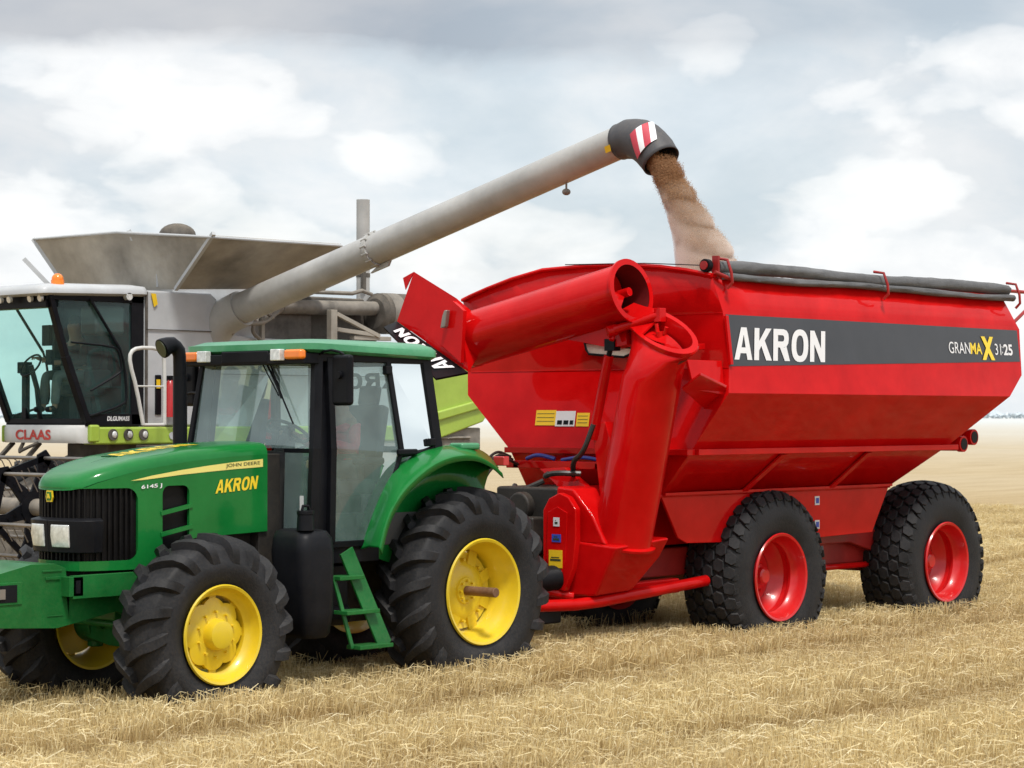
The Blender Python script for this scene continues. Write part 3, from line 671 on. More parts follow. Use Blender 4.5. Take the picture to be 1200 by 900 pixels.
# ================================================================== people
def person(name, loc, label, top, trousers, hands, scale=1.0, cat='person', turn=0):
    """seated figure facing -x; loc is the hip centre"""
    L = Vector(loc)
    def q(x, y, z): return (x*scale, y*scale, z*scale)
    def skin(nm, vs, es, rs, mat, parent=None, root=0, lvl=2):
        me = bpy.data.meshes.new(nm); me.from_pydata([q(*v) for v in vs], es, []); me.materials.append(M[mat])
        o = bpy.data.objects.new(nm, me); COL.objects.link(o)
        md = o.modifiers.new('skin', 'SKIN'); md.use_smooth_shade = True
        for i, r in enumerate(rs):
            r = r if hasattr(r, '__len__') else (r, r); me.skin_vertices[0].data[i].radius = (r[0]*scale, r[1]*scale)
        me.skin_vertices[0].data[root].use_root = True
        sd = o.modifiers.new('sub', 'SUBSURF'); sd.levels = lvl; sd.render_levels = lvl
        if parent: o.parent = parent
        return o
    v = [(0, 0, 0), (.02, 0, .18), (.0, 0, .36), (-.02, 0, .46), (-.03, 0, .54), (-.05, 0, .64), (-.055, 0, .75)]; e = [(i, i+1) for i in range(6)]
    r = [(.13, .15), (.11, .13), (.12, .15), (.09, .11), .065, (.095, .10), (.10, .105)]
    sl = []
    for s in (-1, 1):
        b = len(v); hx, hy, hz = hands[0 if s < 0 else 1]
        v += [(-.02, s*.17, .42), (-.06-.0, s*.22, .18), (hx+.07, hy, hz-.02), (hx, hy, hz)]; e += [(3, b), (b, b+1), (b+1, b+2), (b+2, b+3)]
        r += [.055, .045, .032, (.035, .022)]; sl.append((b, b+1, b+2))
        for f, (dy, ln) in enumerate(((-.03, .06), (-.01, .075), (.01, .07), (.03, .055))):
            c = len(v); v += [(hx-.03, hy+dy, hz), (hx-.03-ln*.5, hy+dy, hz+.005), (hx-.03-ln*.75, hy+dy, hz-.03)]; e += [(b+3, c), (c, c+1), (c+1, c+2)]; r += [.010, .009, .008]
        c = len(v); v += [(hx+.0, hy-s*.04, hz), (hx-.03, hy-s*.06, hz-.01)]; e += [(b+3, c), (c, c+1)]; r += [.012, .010]
        b = len(v); v += [(-.03, s*.10, -.01), (-.42, s*.13, .02), (-.46, s*.13, -.40), (-.47, s*.13, -.44), (-.60, s*.14, -.45)]; e += [(0, b), (b, b+1), (b+1, b+2), (b+2, b+3), (b+3, b+4)]
        r += [.085, .06, .042, .045, .035]; sl.append((b, b+1, b+2))
    body = skin(name, v, e, r, 'skin'); body.location = L
    tag(body, label, cat)
    # shirt
    tv = [v[0], v[1], v[2], v[3]]; te = [(0, 1), (1, 2), (2, 3)]; tr = [(.145, .165), (.13, .15), (.14, .17), (.10, .12)]
    for s, (a, b, c) in ((-1, sl[0]), (1, sl[2])):
        k = len(tv); w = Vector(v[b]).lerp(Vector(v[c]), .8); tv += [v[a], v[b], tuple(w)]; te += [(3, k), (k, k+1), (k+1, k+2)]; tr += [.07, .06, .048]
    skin('shirt', tv, te, tr, top, body)
    pv = [v[0]]; pe = []; prd = [(.145, .16)]
    for (a, b, c) in (sl[1], sl[3]):
        k = len(pv); pv += [v[a], v[b], v[c]]; pe += [(0, k), (k, k+1), (k+1, k+2)]; prd += [.10, .075, .06]
    skin('trousers', pv, pe, prd, trousers, body)
    for (a, b, c) in (sl[1], sl[3]):
        fz = v[c]; skin('shoe', [(fz[0]+.03, fz[1], fz[2]-.035), (fz[0]-.06, fz[1], fz[2]-.045), (fz[0]-.15, fz[1], fz[2]-.052)], [(0, 1), (1, 2)], [.05, .048, .038], 'black', body)
    h = MB(); h.sphere((-.035, 0, .755), .098, .95, .86, .95, 10)
    h.v = [V(*q(*p)) for p in h.v if True]; hobj = h.build('hair', 'hair', None, local=True, ang=60); hobj.parent = body
    n = MB(); n.sphere((-.135, 0, .69), .018, 1, .8, 1.3, 6); n.v = [V(*q(*p)) for p in n.v]; no = n.build('nose', 'skin', None, local=True); no.parent = body
    for s in (-1, 1):
        n = MB(); n.sphere((-.045, s*.085, .70), .028, .7, .35, 1, 6); n.v = [V(*q(*p)) for p in n.v]; no = n.build('ear', 'skin', None, local=True); no.parent = body
        n = MB(); n.sphere((-.123, s*.030, .715), .010, .6, 1.2, .7, 6); n.v = [V(*q(*p)) for p in n.v]; no = n.build('eye', 'hair', None, local=True); no.parent = body
    n = MB(); n.bx(-.128, -.118, -.025, .025, .648, .656); n.v = [V(*q(*p)) for p in n.v]; no = n.build('mouth', 'crtext', None, local=True, bevel=.002); no.parent = body
    return body
person('person', (-.56, 0, 1.84), 'person in a faded red shirt sitting in the cab of the green tractor', 'shirtred', 'jeans', ((-.62, -.15, .33), (-.58, .17, .36)), .98)

# ================================================================== GRAIN CART
K = empty('grain_cart', (5.8, 0, SOIL), 'large red tandem axle grain cart with a dark grey lettered side band and folded auger', 'grain cart')
# levels: z, near half width, far half width, x front, x rear
LV = [(3.77, 1.66, 1.85, 3.00, 8.76), (3.39, 1.70, 1.88, 3.14, 9.10), (2.83, 1.76, 1.92, 3.16, 9.05), (2.57, 1.80, 1.86, 3.10, 8.70), (1.96, 1.38, 1.12, 3.00, 7.92), (1.52, 1.0, .85, 3.00, 7.32)]
def ys(z):
    for a, b in zip(LV, LV[1:]):
        if z >= b[0]: t = (a[0]-z)/(a[0]-b[0]); return -(a[1]+(b[1]-a[1])*t)
    return -LV[-1][1]
def xf(z):
    for a, b in zip(LV, LV[1:]):
        if z >= b[0]: t = (a[0]-z)/(a[0]-b[0]); return a[3]+(b[3]-a[3])*t
bx = MB()
ny = [-1, -.93, -.8, -.6, -.35, 0, .35, .6, .8, .93, 1]
def topz(u, z): return z+(.17*(1-abs(u)**2.2)-.13*max(0, u-.4)/.6 if z > 3.7 else 0)
def ring_at(L, e=0):
    z, hn, hf, x0, x1 = L; pts = []
    for u in ny: pts.append(V(x0, (u*hn if u < 0 else u*hf), topz(u, z)))
    for i in range(1, 12): pts.append(V(x0+(x1-x0)*i/12, hf, z-(.13 if z > 3.7 else 0)))
    for u in ny[::-1]: pts.append(V(x1, (u*hn if u < 0 else u*hf), topz(u, z)))
    for i in range(11, 0, -1): pts.append(V(x0+(x1-x0)*i/12, -hn, z))
    return pts
bx.loft([ring_at(L) for L in LV[::-1]], True, False)
n = len(ring_at(LV[0])); bx.poly(ring_at(LV[-1]))
box = bx.build('hopper_body', 'red', K, ang=8, solid=.03)
tr = MB()
rt = ring_at(LV[0]); tr.tube(rt+[rt[0]], .022, 8)
tr.build('top_rim', 'red', box)
sd = MB()   # welded ridge strips, ledges, ribs
sd.beam((3.02, ys(1.97)-.035, 1.965), (8.05, ys(1.97)-.035, 1.965), .12, .06); sd.beam((2.945, -1.44, 1.965), (2.945, 1.10, 1.965), .13, .06)
sd.beam((3.02, -1.02, 1.525), (7.3, -1.02, 1.525), .05, .03)
for z in (3.39, 2.83): sd.beam((xf(z)-.004, -(LV[1][1] if z > 3 else LV[2][1])-.0, z), (xf(z)-.004, 1.86, z), .006, .012)
for x in (4.6, 6.25): sd.prism([(x, -1.37, 1.93), (x+.09, -1.37, 1.93), (x+.09-.25, -1.02, 1.53), (x-.25, -1.02, 1.53)], (0, -.025, -.012))
sd.beam((3.145, -1.735, 3.36), (3.175, -1.775, 2.86), .03, .045, up=(1, 0, 0))
for z, x0, x1 in ((2.83, 3.2, 9.03),): pass
sd.build('side_ledge', 'red', box, bevel=.008)
pl = MB()
for s in (-1, 1):
    pl.prismY([(3.02, 1.50), (7.30, 1.50), (6.95, .98), (5.7, .96), (4.2, .98), (3.45, 1.00), (3.30, 1.06)], s*.96, s*.99)
pl.bx(3.4, 6.9, -.5, .5, .95, 1.5)
pl.build('chassis_side_plate', 'red', K, bevel=.006)
cu = MB(); cu.bx(3.2, 8.8, -.55, .9, .62, .92); cu.bx(4.75, 4.99, -.75, 1.3, .42, .72); cu.bx(8.16, 8.40, -.75, 1.3, .42, .72); cu.bx(5.2, 7.9, -.60, 1.0, .60, .98)
cu.prismY([(4.6, .6), (4.87, .45), (5.3, .6), (6.3, .85), (6.9, .85), (7.9, .6), (8.28, .45), (8.6, .6), (8.5, .9), (6.6, 1.05), (4.7, .9)], -.72, -.58)
cu.prismY([(4.6, .6), (4.87, .45), (5.3, .6), (6.3, .85), (6.9, .85), (7.9, .6), (8.28, .45), (8.6, .6), (8.5, .9), (6.6, 1.05), (4.7, .9)], 1.0, 1.14)
cu.prism([(3.3, -.7, 1.0), (3.3, .7, 1.0), (3.0, .7, 1.5), (3.0, -.7, 1.5)], (-.04, 0, 0))
cu.build('undercarriage', 'red_dark', K, bevel=.015)
rod = MB(); rod.tube([(5.6, -.62, .60), (5.9, -.64, .575), (7.4, -.64, .57)], .035, 12); rod.build('tie_rod', 'red', K)
# banner and lettering on the near side
bn = MB(); N = 24
def bside(x, z, off): return V(x, ys(z)-off, z)
def ztopb(x): return 3.375-.0*(x-3.15)
def zbotb(x): return 2.845+(x-3.17)/5.86*.15
for i in range(N):
    a, b = 3.175+5.86*i/N, 3.175+5.86*(i+1)/N
    for j in range(4):
        def zz_(x, q): return zbotb(x)+(ztopb(x)-zbotb(x))*q/4
        bn.add([bside(a, zz_(a, j), .004), bside(b, zz_(b, j), .004), bside(b, zz_(b, j+1), .004), bside(a, zz_(a, j+1), .004)], [(0, 1, 2, 3)])
bno = bn.build('side_banner', 'banner', box, ang=60)
lt = MB(); put_text(lt, 'AKRON', lambda u, v: bside(3.25+u*1.62, 2.915+v*.335+.0*u, .010), .055, shear=.035); lt.build('lettering', 'white', bno, flat=True)
lt = MB(); put_text(lt, 'GRAN', lambda u, v: bside(7.42+u*.47, 3.065+v*.135, .010), .0); lt.build('lettering', 'white', bno, flat=True); lt = MB(); put_text(lt, '31', lambda u, v: bside(8.46+u*.14, 3.065+v*.135, .010), .0); lt.build('lettering', 'white', bno, flat=True); lt = MB(); put_text(lt, ':', lambda u, v: bside(8.622+u*.018, 3.085+v*.09, .010), .0); put_text(lt, '25', lambda u, v: bside(8.66+u*.21, 3.065+v*.135, .010), .03); lt.build('lettering', 'white', bno, flat=True)
lt = MB(); put_text(lt, 'MA', lambda u, v: bside(7.90+u*.26, 3.065+v*.135, .010), .02); lt.build('lettering', 'ltext', bno, flat=True); lt = MB(); put_text(lt, 'X', lambda u, v: bside(8.15+u*.29, 3.00+v*.28, .012), .06); lt.build('lettering', 'ltext', bno, flat=True)
# tarpaulin roll
tp = MB()
def roll(y, z, r, x0, x1, seed, sag):
    rings = []; N = 90
    for i in range(N+1):
        t = i/N; x = x0+(x1-x0)*t; ring = []
        for q in range(20):
            a = 2*PI*q/20; w = noise.noise(V(x*1.7+a*.35, seed, 1.5*math.sin(a)))*.010+noise.noise(V(x*7+a*2.2, seed+4, a))*.007
            rr = (r+w)*(1-.0*t); ring.append(V(x, y+rr*math.cos(a)*1.1, z+rr*math.sin(a)+sag*math.sin(t*PI*3)*.01))
        rings.append(ring)
    tp.loft(rings)
roll(-1.62, 3.86, .068, 3.12, 8.92, 1.2, 1); roll(-1.685, 3.765, .036, 3.16, 8.98, 5.1, -1)
tp.build('tarpaulin_roll', 'tarp', K, ang=60)
for x in (3.14, 6.03, 8.93):
    rd = MB(); rd.tube([(x, -1.62, 3.95), (x+.02, -1.74, 3.93), (x+.02, -1.79, 3.80), (x+.05, -1.78, 3.70), (x+.03, -1.73, 3.64)], .016, 8); rd.build('roll_clip', 'red_dark', K)
cr_ = MB(); cr_.tube([(8.95, -1.60, 3.86), (9.75, -1.60, 3.86), (9.78, -1.60, 3.82), (9.0, -1.62, 3.42)], .022, 8); cr_.build('roll_crank', 'red_dark', K)
ke = MB(); ke.cyl((3.02, -1.60, 3.87), (2.96, -1.60, 3.87), .068, n=24); ke.tube([(2.98, -1.6, 3.87), (2.98, -.8, 3.93), (2.98, 0.3, 3.965)], .006, 6); ke.build('roll_end_pulley', 'black', K, bevel=.006)
kf = MB(); kf.cyl((2.957, -1.60, 3.87), (2.94, -1.60, 3.87), .045, n=20); kf.bx(3.06, 3.085, -1.70, -1.62, 3.74, 3.97); kf.tube([(3.0, -1.7, 3.80), (3.2, -1.74, 3.74)], .02); kf.build('roll_bracket', 'red_dark', K)
# window in the front wall
wd = MB()
def wfn(y, z, off): return V(xf(z)-off, y, z)
poly = [(.14, 3.13), (.12, 3.05), (.08, 3.0), (-.4, 2.96), (-.52, 3.0), (-.5, 3.06)]
wd.poly([wfn(y, z, .034) for y, z in poly]); wo = wd.build('inspection_window', 'winglass', box, flat=True)
wm = MB(); wm.tube([wfn(y, z, .034) for y, z in poly+[poly[0]]], .014, 8); wm.build('window_seal', 'black', wo)
# stickers on the front wall
for (y0, y1, z0, z1, mt) in ((.79, .50, 2.235, 2.40, 'sticker_y'), (.50, .22, 2.225, 2.39, 'sticker_w'), (.20, .02, 2.225, 2.37, 'sticker_y')):
    m = MB(); m.poly([V(xf(z)-.006, y, z) for y, z in ((y0, z0), (y1, z0), (y1, z1), (y0, z1))]); so = m.build('warning_sticker', mt, box, flat=True)
    if mt != 'sticker_w':
        m = MB()
        for i in range(1, 4): z = z0+(z1-z0)*i/4; m.poly([V(xf(z)-.009, y, q) for y, q in ((y0-.02, z), (y1+.02, z), (y1+.02, z+.006), (y0-.02, z+.006))])
        m.build('sticker_print', 'dk', so, flat=True)
    else:
        m = MB()
        for (a, b) in ((.47, .40), (.38, .31), (.29, .24)): m.poly([V(xf(z)-.009, y, z) for y, z in ((a, z0+.02), (b, z0+.02), (b, z0+.065), (a, z0+.065))])
        m.build('sticker_print', 'black', so, flat=True)
for (x, z) in ((5.78, 1.33), (5.78, 1.06)):
    m = MB(); m.bx(x, x+.09, -.996, -.992, z, z+.10); so = m.build('reflector_sticker', 'sticker_w', K, flat=True); m = MB(); m.bx(x+.02, x+.075, -.999, -.997, z+.02, z+.08); m.build('sticker_print', 'sticker_b', so, flat=True)
# rear hitch tubes low on the side
for (x, z, r) in ((8.50, 2.08, .085), (8.26, 2.00, .085)):
    m = MB(); m.cyl((x, -1.42, z), (x, 1.5, z), r, n=28); m.cyl((x, -1.43, z), (x, -1.36, z), r+.012, n=28); q = m.build('rear_bumper_tube', 'red', K, bevel=.004)
    m = MB(); m.cyl((x, -1.431, z), (x, -1.436, z), r-.014, n=24); m.build('tube_opening', 'black', q)
m = MB(); m.bx(7.5, 8.55, -1.30, -1.20, 1.98, 2.2); m.build('bumper_bracket', 'red', K, bevel=.02)
# lower auger
A0 = V(2.38, -1.0, 1.10); Kc = V(2.33, -1.55, 3.18); ad = (V(2.33, -1.42, 2.78)-A0).normalized()
e1 = V(0, -.966, -.257); e2 = V(.2, .24, .23).normalized()
la = MB(); n = 40; fx_ = V(1, 0, 0); sy = ad.cross(fx_).normalized(); fx_ = sy.cross(ad).normalized()
def circ(c, r): return [c+(fx_*math.sin(t)-sy*math.cos(t))*r for t in [2*PI*i/n for i in range(n)]]
# align param: e1 with the near side
def oval(c, a, b): return [c+e1*math.cos(t)*a+e2*math.sin(t)*b for t in [2*PI*i/n for i in range(n)]]
def circ2(c, r):
    p = e1-ad*e1.dot(ad); p.normalize(); q = e2-ad*e2.dot(ad); q = q-p*q.dot(p); q.normalize()
    return [c+(p*math.cos(t)+q*math.sin(t))*r for t in [2*PI*i/n for i in range(n)]]
c1 = V(2.33, -1.42, 2.70)
la.loft([circ2(A0-ad*.07, .34), circ2(A0-ad*.045, .345), circ2(A0-ad*.03, .30), circ2(c1, .30), [a.lerp(b, .55) for a, b in zip(circ2(c1+ad*.22, .31), oval(Kc-V(0, 0, .10), .40, .33))], oval(Kc-V(0, 0, .04), .43, .35), oval(Kc, .47, .375), oval(Kc+V(-.006, 0, .02), .47, .375), oval(Kc+V(-.006, 0, .02), .40, .30), oval(Kc-V(0, 0, .12), .36, .27), circ2(c1, .27)], True, False)
la.prism([Kc+e1*.1+e2*.34, Kc-e1*.30+e2*.36, Kc-e1*.56+e2*.10, Kc-e1*.56-e2*.12, Kc-e1*.30-e2*.20], (-.003, 0, .022))
lao = la.build('lower_auger_tube', 'red', K, ang=35)
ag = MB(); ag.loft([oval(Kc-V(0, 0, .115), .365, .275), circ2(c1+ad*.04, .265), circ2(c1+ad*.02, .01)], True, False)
ag.build('shaded_tube_inside', 'red_shaded', lao, ang=40)  # dark inner skin added to imitate shade in the tube mouth
fl_ = MB(); cc = Kc-V(0, 0, .16); rs = []
for i in range(30):
    t = i/29*1.6*PI; p = cc+(e1*math.cos(t)*.30+e2*math.sin(t)*.22); rs.append([p+V(0, 0, i*.006), cc+(e1*math.cos(t)*.05+e2*math.sin(t)*.04)+V(0, 0, i*.006)])
fl_.loft(rs, closed=False); fl_.cyl(cc-V(0, 0, .1), cc+V(-.03, 0, .16), .045); fl_.tube([cc+V(-.03, .03, .15), cc+V(-.04, .04, .24)], .02); fl_.tube([cc+V(-.03, -.06, .13), cc+V(-.04, -.09, .20)], .02)
fl_.build('auger_flight', 'red', lao)
# upper auger, folded across the front
U0 = V(2.32, -1.17, 3.60); U1 = V(2.32, 1.22, 3.13); ud = (U1-U0).normalized()
ua = MB(); a_ = V(1, 0, 0); b_ = ud.cross(a_).normalized()
def cu_(c, r): return [c+(a_*math.cos(t)+b_*math.sin(t))*r for t in [2*PI*i/40 for i in range(40)]]
ua.loft([cu_(U0, .275), cu_(U0, .335), cu_(U0+ud*.025, .335), cu_(U0+ud*.03, .298), cu_(U1-ud*.2, .298), cu_(U1-ud*.195, .303), cu_(U1-ud*.18, .303), cu_(U1, .30), cu_(U1+ud*.3, .24)], True, False)

ua.prismX([(-1.10, 3.28), (-.25, 3.14), (-.9, 3.03), (-1.12, 3.06)], 2.30, 2.5)
uao = ua.build('upper_auger_tube', 'red', K, ang=35)
ul = MB(); ul.loft([cu_(U0+ud*.004, .274), cu_(U0+ud*1.0, .274), cu_(U0+ud*1.0, .01)], True, False); ul.build('shaded_tube_inside', 'red_shaded', uao, ang=40)  # added dark skin, shade of the tube's inside painted as colour
uf = MB(); rs = []
for i in range(40):
    t = i/39*2.4*PI+2.2; c = U0+ud*(.08+i*.012); rs.append([c+(a_*math.cos(t)+b_*math.sin(t))*.25, c+(a_*math.cos(t)+b_*math.sin(t))*.045])
uf.loft(rs, closed=False); uf.cyl(U0+ud*.03, U0+ud*.8, .045); uf.build('auger_flight', 'red', uao)
hg = MB(); hg.cyl((2.20, -1.02, 3.20), (2.42, -1.48, 3.36), .045, n=20); hg.cyl((2.16, -.98, 3.185), (2.24, -1.04, 3.21), .06, n=12); hg.bx(2.36, 2.46, -1.5, -1.42, 3.28, 3.42)
hg.tube([(2.2, -1.0, 3.1), (2.3, -1.0, 3.3)], .03); hg.build('hinge_pin', 'red', K, bevel=.006)
# spout of the upper auger
sp = MB()
P1, P2, P3, P4 = V(2.0, 1.62, 3.90), V(2.0, .98, 3.59), V(2.0, .80, 2.80), V(2.0, 1.88, 3.37)
dx = V(.36, 0, -.20); dm_ = V(.30, .05, .30)
sp.add([P1, P2, P3, P4, P1+dx, P2+dx, P3+dm_, P4+dm_], [(0, 1, 2, 3), (4, 7, 6, 5), (0, 4, 5, 1), (1, 5, 6, 2)])
sp.prism([P1, P1+V(0, .17, -.06), P1+V(0, .13, -.19)], (.01, 0, 0)); sp.prism([V(1.99, 1.05, 3.50), V(1.99, .98, 3.56), V(1.99, .82, 3.45), V(1.99, .86, 2.9), V(1.99, 1.15, 3.1)], (-.05, 0, 0))
spo = sp.build('spout', 'red', uao, bevel=.006, solid=.01)
lm = MB(); lm.prism([V(1.92, 1.06, 3.40), V(1.92, 1.03, 3.46), V(1.92, .99, 3.46), V(1.92, 1.02, 3.28), V(1.92, 1.09, 3.27)], (-.06, 0, 0)); lm.build('spout_lamp', 'steel', spo, bevel=.012)
B1, B2 = V(1.74, 1.82, 3.30), V(1.60, .89, 2.73)
rb = MB(); rb.prism([P4+V(-.01, 0, 0), P3+V(-.01, 0, 0), B2, B1], V(.01, .01, -.02)); rbo = rb.build('rubber_skirt', 'black', spo)
nrm = (B2-P3).cross(P4-P3).normalized(); nrm = nrm if nrm.x < 0 else -nrm
lt = MB()
def skf(u, v):
    a = P3.lerp(P4, .10+.78*u); b = B2.lerp(B1, .10+.78*u); return a.lerp(b, .22+.58*v)+nrm*.012
put_text(lt, 'AKRON', skf, .03); lt.build('lettering', 'white', rbo, flat=True)
# front structure
fs = MB(); fs.bx(2.56, 2.66, -.55, .78, 1.78, 1.86); fs.bx(2.56, 3.02, .60, .68, 1.78, 1.85); fs.bx(2.56, 3.02, -.55, -.47, 1.78, 1.85)
fs.prism([(2.45, .20, 1.78), (2.45, -.15, 1.80), (2.35, -.95, 1.35), (2.35, -.72, 1.18)], (.08, 0, 0)); fs.prism([(2.36, -.60, 2.25), (2.36, -.78, 2.28), (2.36, -1.1, 1.5), (2.36, -.75, 1.3)], (.2, 0, 0))
fs.build('front_frame', 'red', K, bevel=.008)
sm = MB()
sm.loft([[V(2.04, -.50, .50), V(2.04, -.92, .52), V(2.60, -.94, .55), V(2.62, -.45, .55)], [V(2.02, -.30, .80), V(2.03, -1.10, .84), V(2.74, -1.20, .90), V(2.80, -.30, .85)],
         [V(2.02, -.28, 1.10), V(2.03, -1.22, 1.03), V(2.78, -1.30, 1.10), V(2.85, -.28, 1.12)]])
sm.prism([V(2.04, -.40, 1.62), V(2.04, -.62, 1.60), V(2.04, -.88, 1.34), V(2.04, -1.06, 1.04), V(2.04, -.35, 1.04)], (.66, 0, 0))
sm.build('auger_sump', 'red', K, bevel=.03)
sh = MB(); sh.prismX([(-.56, 1.56), (-.42, 1.50), (-.34, 1.38), (-.34, .80), (-.44, .60), (-.62, .56), (-.74, .80), (-.78, 1.1), (-.78, 1.40), (-.68, 1.52)], 1.90, 1.985); sho = sh.build('drive_shield', 'red', K, bevel=.015)
sh = MB(); sh.prismX([(-.55, 1.42), (-.42, 1.36), (-.40, .9), (-.47, .72), (-.60, .72), (-.66, .9), (-.68, 1.36)], 1.885, 1.897); sh.build('shield_cover', 'red', sho, bevel=.004)
for (y0, y1, z0, z1, mt) in ((-.50, -.58, 1.22, 1.31, 'sticker_w'), (-.48, -.60, 1.06, 1.14, 'sticker_b'), (-.44, -.62, .80, .98, 'sticker_y')):
    m = MB(); m.bx(1.879, 1.883, y1, y0, z0, z1); so = m.build('warning_sticker', mt, sho, flat=True)
    m = MB(); m.bx(1.8765, 1.8775, y1+.02, y0-.02, (z0+z1)/2-.02, (z0+z1)/2+.0); m.bx(1.8765, 1.8775, y1+.04, y0-.03, (z0+z1)/2+.012, (z0+z1)/2+.02); m.build('sticker_print', 'dk', so, flat=True)
m = MB(); m.prism([V(2.50, -1.11, 1.02), V(2.72, -1.11, 1.10), V(2.70, -1.11, 1.19), V(2.50, -1.11, 1.11)], (0, -.004, 0)); m.build('warning_sticker', 'sticker_y', K, flat=True)
pg = MB(); pg.cyl((1.55, -.32, .66), (1.95, -.52, .70), .13, n=24); pg.cyl((1.35, -.20, .66), (1.55, -.32, .66), .09, n=24); pg.cyl((1.0, -.05, .62), (1.35, -.20, .66), .06); pg.build('drive_shaft_guard', 'black', K, bevel=.015)
gb = MB(); gb.bx(2.1, 2.9, -.35, .5, .6, 1.6); gb.bx(1.9, 2.1, -.2, .2, .9, 1.3); gb.cyl((2.0, .1, 1.4), (2.4, .1, 1.4), .15); gb.build('gearbox', 'blackpaint', K, bevel=.03)
db = MB(); db.beam((.95, -.06, .42), (3.5, -.80, .55), .14, .15); db.beam((.95, .06, .42), (3.5, .80, .55), .14, .15); db.bx(.85, 1.3, -.12, .12, .36, .46); db.tube([(1.7, -.35, .6), (2.05, -.62, .50)], .05)
db.tube([(1.35, -.55, .44), (1.9, -.78, .44), (2.2, -.86, .46), (3.9, -.90, .58)], .06, 16)
db.build('drawbar', 'red', K, bevel=.012)
jk = MB(); jk.bx(1.75, 2.1, -.42, -.30, .22, .36); jk.build('parking_jack', 'black', K, bevel=.02)
hs = MB()
for i, (dx_, dz) in enumerate(((0, 0), (.05, .03), (.1, -.02), (.03, .06))):
    hs.tube([(2.50+dx_*.5, .70-dx_, 1.84+dz), (2.3, .76-dx_*2, 1.92+dz), (2.1-dx_, .72-dx_, 1.7+dz), (1.9, .60-dx_, 1.2), (1.5, .3, .95), (1.0, .1, 1.05), (.4, .0, 1.1)], .016, 8, smooth=3)
hs.tube([(2.42, -.30, 1.72), (2.3, -.40, 1.88), (2.2, -.62, 1.95), (2.25, -.72, 2.25)], .028, 8, smooth=3)
hs.tube([(2.5, .1, 1.74), (2.3, 0, 1.7), (2.2, -.2, 1.75), (2.4, -.42, 1.74)], .03, 8, smooth=2); hs.tube([(2.4, .5, 1.6), (2.2, .4, 1.45), (2.15, .2, 1.55), (2.3, .0, 1.66)], .03, 8, smooth=2)
hs.build('hydraulic_hose', 'hose', K)
h2 = MB(); h2.tube([(2.7, .6, 1.88), (2.65, .4, 1.93), (2.7, .2, 1.88)], .022, 8, smooth=2); h2.tube([(2.7, .1, 1.87), (2.65, -.2, 1.91), (2.7, -.4, 1.88)], .02, 8, smooth=2); h2.build('hydraulic_hose', 'bluehose', K)
hc = MB(); hc.tube([(2.36, -.62, 2.10), (2.34, -.85, 2.95)], .05, 16); hco = hc.build('fold_cylinder', 'red', K)
hc = MB(); hc.tube([(2.34, -.85, 2.95), (2.33, -.90, 3.10)], .028, 12); hc.bx(2.28, 2.38, -.97, -.84, 3.0, 3.12); hc.build('cylinder_rod', 'black', hco)
cb = MB(); cb.prism([V(2.4, -1.75, 2.60), V(2.4, -1.98, 2.74), V(3.1, -1.78, 2.62), V(3.1, -1.5, 2.4)], (0, 0, .03)); cb.prism([V(2.55, -1.70, 2.9), V(2.6, -1.75, 2.6), V(3.12, -1.74, 2.55), V(3.12, -1.70, 2.9)], (0, .03, 0)); cb.beam((2.45, -1.4, 3.0), (3.1, -1.4, 3.05), .2, .06); cb.build('auger_bracket', 'red', K, bevel=.006)
# cart wheels
cdisc = MB(); rr_ = .455
cdisc.lathe([(.05, .30), (.06, .26), (.05, .18), (.0, .16), (-.02, .14), (-.05, .13), (-.06, .10), (-.12, .09), (-.135, .07), (-.135, .0)], n=48); bolts(cdisc, .21, 10, .05, .014, .03)
crim = MB(); w2 = .335
crim.lathe([(-w2-.005, rr_+.03), (-w2-.02, rr_+.02), (-w2-.012, rr_-.005), (-w2+.05, rr_-.025), (-.22, rr_-.040), (-.19, rr_-.068), (-.16, rr_-.068), (-.13, rr_-.045), (-.08, rr_-.048), (-.055, rr_-.075), (-.01, rr_-.10), (.05, rr_-.15), (.09, rr_-.09), (w2, rr_-.02), (w2+.02, rr_+.03)], n=80)
ctyre = block_tyre(.985, .66, .455, .745)
CW = wheel_set('wheel', K, [((4.87, -.84, .575), 1), ((8.28, -.84, .575), 1), ((4.87, 1.45, .575), -1), ((8.28, 1.45, .575), -1)],
          [('w', cdisc, 'red_rim', {'ang': 30}), ('rim', crim, 'red_rim', {'ang': 40}), ('tyre', ctyre, 'rubber', {'ang': 38})])

# ================================================================== COMBINE HARVESTER
H = empty('combine_harvester', (5.5, 9.6, SOIL), 'dusty grey and lime green combine harvester with its unloading tube swung out over the cart', 'combine harvester')
YN, YF = 8.0, 11.2
b = MB()
b.prismY([(3.35, 2.2), (3.35, 4.0), (4.50, 4.0), (4.60, 3.93), (4.64, 3.5), (4.66, 2.2)], YN+.02, YN+1.75)
b.prismY([(4.64, 1.2), (4.64, 3.5), (5.2, 3.42), (8.0, 3.38), (8.68, 3.25), (8.68, 1.2)], YN+.025, YF)
body = b.build('body', 'cgrey', H, bevel=.03)
m = MB(); m.bx(3.37, 4.62, YN, YN+.012, 3.475, 3.487); m.bx(4.66, 8.6, YN+.005, YN+.012, 2.9, 2.912); m.bx(6.3, 6.312, YN+.005, YN+.012, 2.2, 3.4); m.bx(3.36, 3.40, YN, YN+.012, 2.2, 3.98); m.build('panel_joint', 'dustydark', body)
m = MB(); m.prismY([(3.45, 3.96), (3.53, 3.96), (3.56, 3.82), (3.50, 3.78)], YN-.004, YN+.004); m.build('yellow_mark', 'sticker_y', body)
m = MB(); m.bx(2.52, 8.7, YN-.03, YN+.25, 1.96, 2.19); m.bx(2.44, 2.6, YN-.04, YN+.3, 1.99, 2.22); m.build('lime_belt', 'lime', H, bevel=.03)
